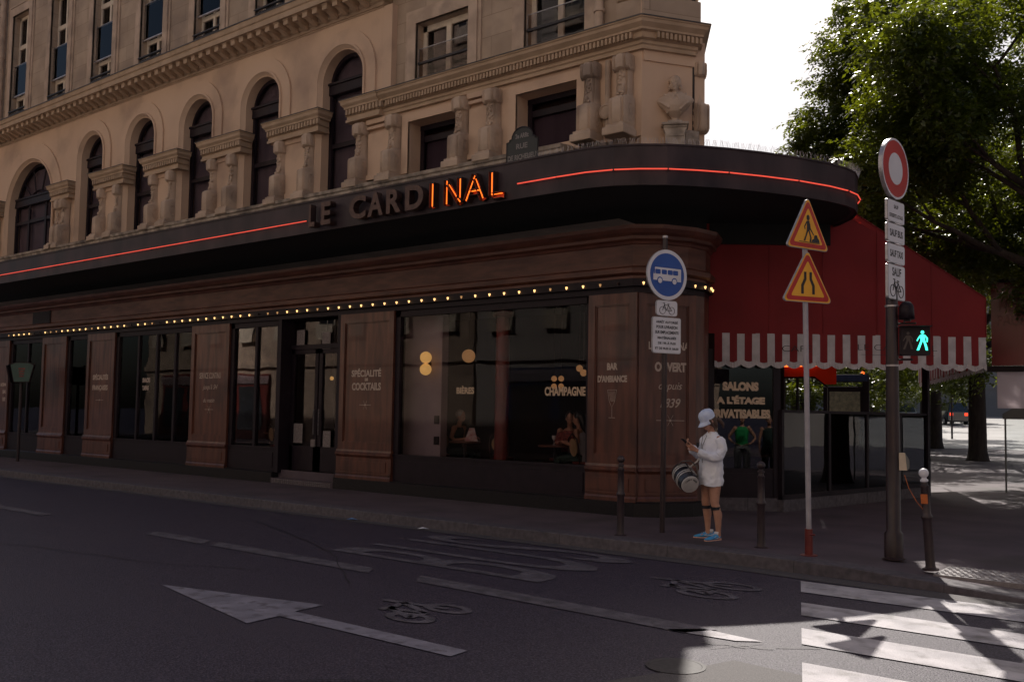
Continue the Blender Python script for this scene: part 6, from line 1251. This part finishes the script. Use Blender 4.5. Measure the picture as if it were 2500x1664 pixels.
# ------------------------------------------------------------ cars and boulevard things
def car(x, y, rz, body, label, src=None, van=False, grp='vehicles on the boulevard'):
    t = empty('parked_car' if not van else 'van', (x, y, ghz(x, y)), rz, label=label, cat='van' if van else 'car', group=grp)
    L, W, H = (4.2, 1.75, 1.45) if not van else (4.8, 1.9, 1.95)
    if not van: sec = [(-L/2, .32, .55, .80), (-L/2+.25, .25, .78, .86), (-L/2+1.1, .22, .95, .90), (-.2, .22, .98, .90), (L/2-.7, .22, .98, .89), (L/2-.1, .28, .90, .84), (L/2, .40, .70, .78)]
    else: sec = [(-L/2, .35, .75, .82), (-L/2+.2, .28, 1.0, .9), (-L/2+.9, .24, 1.15, .95), (0, .22, 1.2, .95), (L/2-.1, .25, 1.2, .94), (L/2, .35, 1.1, .9)]
    b = MB(); vs = []
    for xx, z0, z1, hw in sec: vs += [(xx, -hw*.96, z0), (xx, -hw, (z0+z1)/2), (xx, -hw*.95, z1), (xx, hw*.95, z1), (xx, hw, (z0+z1)/2), (xx, hw*.96, z0)]
    n = len(sec); b.add(vs, [(j*6+i, j*6+(i+1) % 6, (j+1)*6+(i+1) % 6, (j+1)*6+i) for j in range(n-1) for i in range(6)]+[tuple(range(6)), tuple(range((n-1)*6, n*6))])
    b.build('body', body, t, smooth='auto')
    zb_ = .95 if not van else 1.16
    cab = [(-L/2+.95, zb_), (-L/2+1.65, H-.03), (-L/2+2.2, H), (L/2-1.0, H-.03), (L/2-.25, zb_)] if not van else [(-L/2+.8, zb_), (-L/2+1.3, H-.04), (-L/2+1.8, H), (L/2-.25, H-.02), (L/2-.06, zb_)]
    b = MB(); vs = [(a, s*(.86 if z < H-.2 else .62), z) for s in (-1, 1) for a, z in cab]; m_ = len(cab); b.add(vs, [tuple(range(m_)), tuple(range(m_, 2*m_))]+[(i, i+1, m_+i+1, m_+i) for i in range(m_-1)]); b.build('windows', 'carglass', t)
    b = MB(); b.box(cab[1][0]+.1, cab[-2][0]-.05, -.60, .60, H-.03, H+.015, .01); 
    for s in (-1, 1): b.tube([(cab[0][0], s*.86, zb_), (cab[1][0], s*.63, H-.03)], .03, 5); b.tube([(cab[-1][0], s*.86, zb_), (cab[-2][0], s*.63, H-.03)], .035, 5); b.tube([(.1, s*.87, zb_), (.1, s*.63, H-.02)], .03, 5)
    b.build('roof', body, t)
    for xx in (-L/2+.8, L/2-.8):
        for s in (-1, 1):
            w_ = MB(Matrix.Translation((xx, s*(W/2-.08), .32)) @ Matrix.Rotation(R(90), 4, 'X')); w_.lathe([(.20, -.10), (.31, -.09), (.32, 0), (.31, .09), (.20, .10)], (0, 0, 0), 22); wo = w_.build('wheel', 'tyre', t, smooth='auto'); w_ = MB(Matrix.Translation((xx, s*(W/2+.025), .32)) @ Matrix.Rotation(R(90), 4, 'X')); w_.lathe([(.19, -.008), (.19, .008), (.05, .02)], (0, 0, 0), 14); w_.build('rim', 'hub', wo)
    for s in (-1, 1):
        b = MB(); b.box(L/2-.04, L/2+.012, s*.62-.14, s*.62+.14, .72 if not van else .8, .86 if not van else 1.05, .01); b.build('tail_light', 'brake' if van else 'signred', t)
        b = MB(); b.box(-L/2-.01, -L/2+.06, s*.58-.16, s*.58+.16, .58, .72, .01); b.build('headlight', 'bagwht', t)
    return t
def atd(u, d):  # direction of an image column (photo pixels) at distance d, on the ground plane of the setting
    v = r3*((u-1250)/fx)+f2*1.0; h_ = Vector((v.x, v.y)).normalized(); return h_.x*d, h_.y*d
for u, d, rz, bm, lb, vn in ((2095, 86, 2.2, 'carblue', 'light blue car glimpsed over the terrace rail', 0), (2146, 93, 2.0, 'carsilver', 'shiny silver car behind the light blue one', 0), (1950, 78, 2.3, 'carblack', 'dark car seen behind the terrace corner', 0), (2206, 90, 1.9, 'carwhite', 'white van glimpsed left of the terrace end post', 1), (2314, 92, -1.0, 'carblack', 'black van with lit brake lights on the far boulevard', 1), (2372, 96, 1.9, 'carblack', 'dark car beyond the nearest tree trunk', 0), (2020, 84, 2.0, 'carblack', 'dark car far behind the red wind screen', 0)):
    x, y = atd(u, d); car(x, y, rz, bm, lb, van=bool(vn))
b = MB(); b.box(-.2, .2, -.03, .0, 1.98, 2.04); 
# far signals with orange lamps
for i, (u, d, z, lb) in enumerate(((2322, 66, 4.2, 'far signal with an orange light between the trunks'), (2106, 55, 4.2, 'far signal with an orange light above the silver car'))):
    x, y = atd(u, d); t = empty('traffic_signal', (x, y, ghz(x, y)), label=lb, cat='traffic light', group='far traffic signals'); b = MB(); b.tube([(0, 0, 0), (0, 0, z)], .06, 8); b.build('pole', 'poleb', t); b = MB(); b.box(-.16, .16, -.15, .15, z-.9, z+.1, .02); b.build('housing', 'black', t); b = MB(); b.ball((.05, -.16, z-.1 if i else z-.15), .10, 12, 8); b.build('lamp', 'orange', t, smooth=True)
# bus shelter map panel
x, y = atd(2060, 31); bsx = empty('map_panel', (x, y, .12), R(14), label='framed city map panel of a bus stop seen through the terrace', cat='map panel')
b = MB(); b.box(-.62, .62, -.05, .05, .2, 2.62, .02); b.box(-.62, .75, -.10, .10, 2.75, 3.0, .04); b.box(.55, .75, -.08, .08, 0, 2.8, .02); b.build('frame', 'black', bsx); b = MB(); b.box(-.48, .48, -.06, -.052, 1.1, 2.45); b.build('map_sheet', 'mapm', bsx); b = MB(); b.box(-.55, .7, -.112, -.104, 2.78, 2.97); b.build('header', mat('hdr', (.03, .06, .16), (.02, .04, .1), 9, .4), bsx)
# advertising hoarding at the right edge
HX = Matrix.Translation((-2.95, 23.4, 0)) @ Matrix.Rotation(R(8), 4, 'Z'); hb = empty('advertising_hoarding', label='red poster hoarding over white sheeting at the right edge beyond the terrace', cat='hoarding')
b = MB(HX); b.box(-1.45, 2.0, -.04, .06, 2.98, 4.86); pnl = b.build('poster', 'poster', hb); b = MB(HX); b.box(-1.55, 2.1, -.06, .08, 2.84, 2.97); b.box(-1.5, 2.05, -.05, .07, 4.86, 4.94); b.build('poster_frame', 'black', hb)
for i, (s_, w_) in enumerate((('PIERRE', .72), ('PAULIN', .78))): text('poster_lettering', s_, 'colred', size=.25, width=w_, mtx=HX @ frame((-.93, -.044, 4.32-i*.32), (1, 0, 0)), ext=.001, bold=.004, parent=pnl)
b = MB(HX); b.box(-1.35, 2.0, -.03, .03, 2.02, 2.84); b.build('white_sheeting', 'tarp', hb)
b = MB(HX); 
for xx in (-.72, -.32, .45, 1.2): b.box(xx, xx+.045, -.045, -.03, 2.02, 2.84)
b.build('sheeting_battens', 'greyband', hb)
b = MB(HX); b.prism([(-1.25, 1.78), (2, 1.78), (2, 2.02), (-1.05, 2.02), (-1.25, 1.90)], -.10, .06, 'y'); b.build('grey_beam', 'greyband', hb)
b = MB(HX); 
for xx in (-1.2, .3, 1.9): b.tube([(xx, 0, .1), (xx, 0, 1.8)], .02, 6)
b.build('support_post', 'greyband', hb)
b = MB(HX); b.box(-1.2, 1.9, -.004, .004, .35, 1.78); b.build('glass_panel', glassm('glassc', (.93, .95, .95), 1.35), hb)
# far buildings across and along the boulevard
def house(x0, x1, y0, y1, h, label, z0=0, wm_='hausm', face_='-y', rows=5, cols=8, roof=True, sgn=True, rx=1.0):
    t = empty('apartment_building', label=label, cat='building'); 
    b = MB(); b.box(x0, x1, y0, y1, z0, h); b.build('wall', wm_, t)
    b = MB(); b.prism([(x0+.2, h), (x1-.2, h), (x1-1.6, h+3), (x0+1.6, h+3)], y0+.2, y1-.2, 'y'); b.box(x0-.3, x1+.3, y0-.35, y1+.35, h-.25, h+.0); rf = b.build('roof', 'roofm', t)
    sides = {'-y': [(x0, x1, y0, -1)], '+y': [(x0, x1, y1, 1)]}.get(face_, [])
    if face_ == '-x':
        for r_ in range(rows):
            for c_ in range(cols):
                yc = y0+(y1-y0)*(c_+.5)/cols; zc = z0+(h-z0-4.2)*(r_+.5)/rows+4.2; w_ = MB(); w_.box(x0-.03, x0-.01, yc-.55, yc+.55, zc-1.1, zc+1.1); wo = w_.build('window', 'winb', t); w_ = MB(); w_.box(x0-.08, x0, yc-.62, yc-.55, zc-1.15, zc+1.15); w_.box(x0-.08, x0, yc+.55, yc+.62, zc-1.15, zc+1.15); w_.box(x0-.10, x0, yc-.66, yc+.66, zc+1.15, zc+1.27); w_.box(x0-.2, x0, yc-.62, yc+.62, zc-1.15, zc-1.1); w_.build('frame', 'winwhite', wo)
    n = 0
    for a, b2, yy, sg_ in sides:
        for r_ in range(rows):
            zc = z0+(h-z0-4.2)*(r_+.5)/rows+4.2
            fr_ = MB()
            for c_ in range(cols):
                if n >= 96: break
                xc = a+(b2-a)*(c_+.5)/cols; w_ = MB(); w_.box(xc-.55, xc+.55, yy+sg_*.01, yy+sg_*.03, zc-1.1, zc+1.1); wo = w_.build('window', 'winb', t); n += 1
                w_ = MB(); w_.box(xc-.62, xc-.55, yy, yy+sg_*.08, zc-1.15, zc+1.15); w_.box(xc+.55, xc+.62, yy, yy+sg_*.08, zc-1.15, zc+1.15); w_.box(xc-.66, xc+.66, yy, yy+sg_*.10, zc+1.15, zc+1.27); w_.box(xc-.03, xc+.03, yy+sg_*.01, yy+sg_*.06, zc-1.1, zc+1.1); w_.box(xc-.62, xc+.62, yy+sg_*.02, yy+sg_*.20, zc-1.15, zc-1.10); w_.box(xc-.60, xc+.60, yy+sg_*.16, yy+sg_*.18, zc-1.1, zc-.35); w_.build('frame', 'winwhite', wo)
    b = MB(); b.box(x0, x1, y0-.12 if face_ == '-y' else y1, y0 if face_ == '-y' else y1+.12, z0+3.9, z0+4.2); b.build('string_course', wm_, t)
    return t
house(-75, -8, 128, 142, 20, 'pale apartment block far down the boulevard behind the trees', 1.7, 'hausf', cols=16)
house(-2, 30, 112, 125, 19, 'pale corner block at the far right end of the boulevard', 1.7, 'hausf', cols=8)
# the sunlit side of the street behind the viewer
op = house(-52, -26, -16, -4.6, 22.0, 'stone house across the street at the far left end', 0, 'stone', '+y', 4, 9); op2 = house(-25.8, -3.2, -16, -4.6, 21.0, 'stone house across the street facing the cafe', 0, 'hausm', '+y', 4, 8); op3 = house(-3, 16, -16, -4.6, 22.5, 'stone house across the street behind the crossing', 0, 'stone', '+y', 4, 7)
house(21, 36, 4, 52, 22.0, 'stone house along the far side of the boulevard, out past the crossing', 0, 'hausm', '-x', 4, 12)
for x0, x1, lb, cm in ((-50, -40, 'striped shopfront across the street, farthest left', 'colred'), (-24, -14, 'blue shopfront across the street facing the cafe door', 'hdr'), (-13, -5, 'dark shopfront across the street facing the big window', 'black')):
    t = empty('shopfront', label=lb, cat='shopfront'); b = MB(); b.box(x0, x1, -4.6, -4.45, .1, 3.6); b.build('front', bpy.data.materials.get('hdr') if cm == 'hdr' else M[cm], t); b = MB(); n = int((x1-x0)/2.4)
    for i in range(n): b.box(x0+.3+i*2.4, x0+2.3+i*2.4, -4.45, -4.42, .6, 2.9)
    b.build('shop_panes', 'winb', t)
    b = MB(); b.box(x0, x1, -4.46, -4.38, 3.05, 3.5); b.build('fascia_board', 'tarp', t)
# ------------------------------------------------------------ tidy: put every thing's origin at its base
for o in [o for o in bpy.data.objects if o.type == 'EMPTY' and o.parent is None and o.location.length < 1e-6 and o.children]:
    lo = Vector((1e9,)*3); hi = -lo
    for ch in o.children:
        if ch.type != 'MESH': continue
        for c in ch.bound_box:
            p = ch.matrix_basis @ Vector(c); lo = Vector(map(min, lo, p)); hi = Vector(map(max, hi, p))
    if lo.x > 1e8: continue
    base = Vector(((lo.x+hi.x)/2, (lo.y+hi.y)/2, lo.z))
    if o.rotation_euler.x == 0 and o.rotation_euler.y == 0 and o.rotation_euler.z == 0:
        for ch in o.children: ch.location -= base
        o.location = base
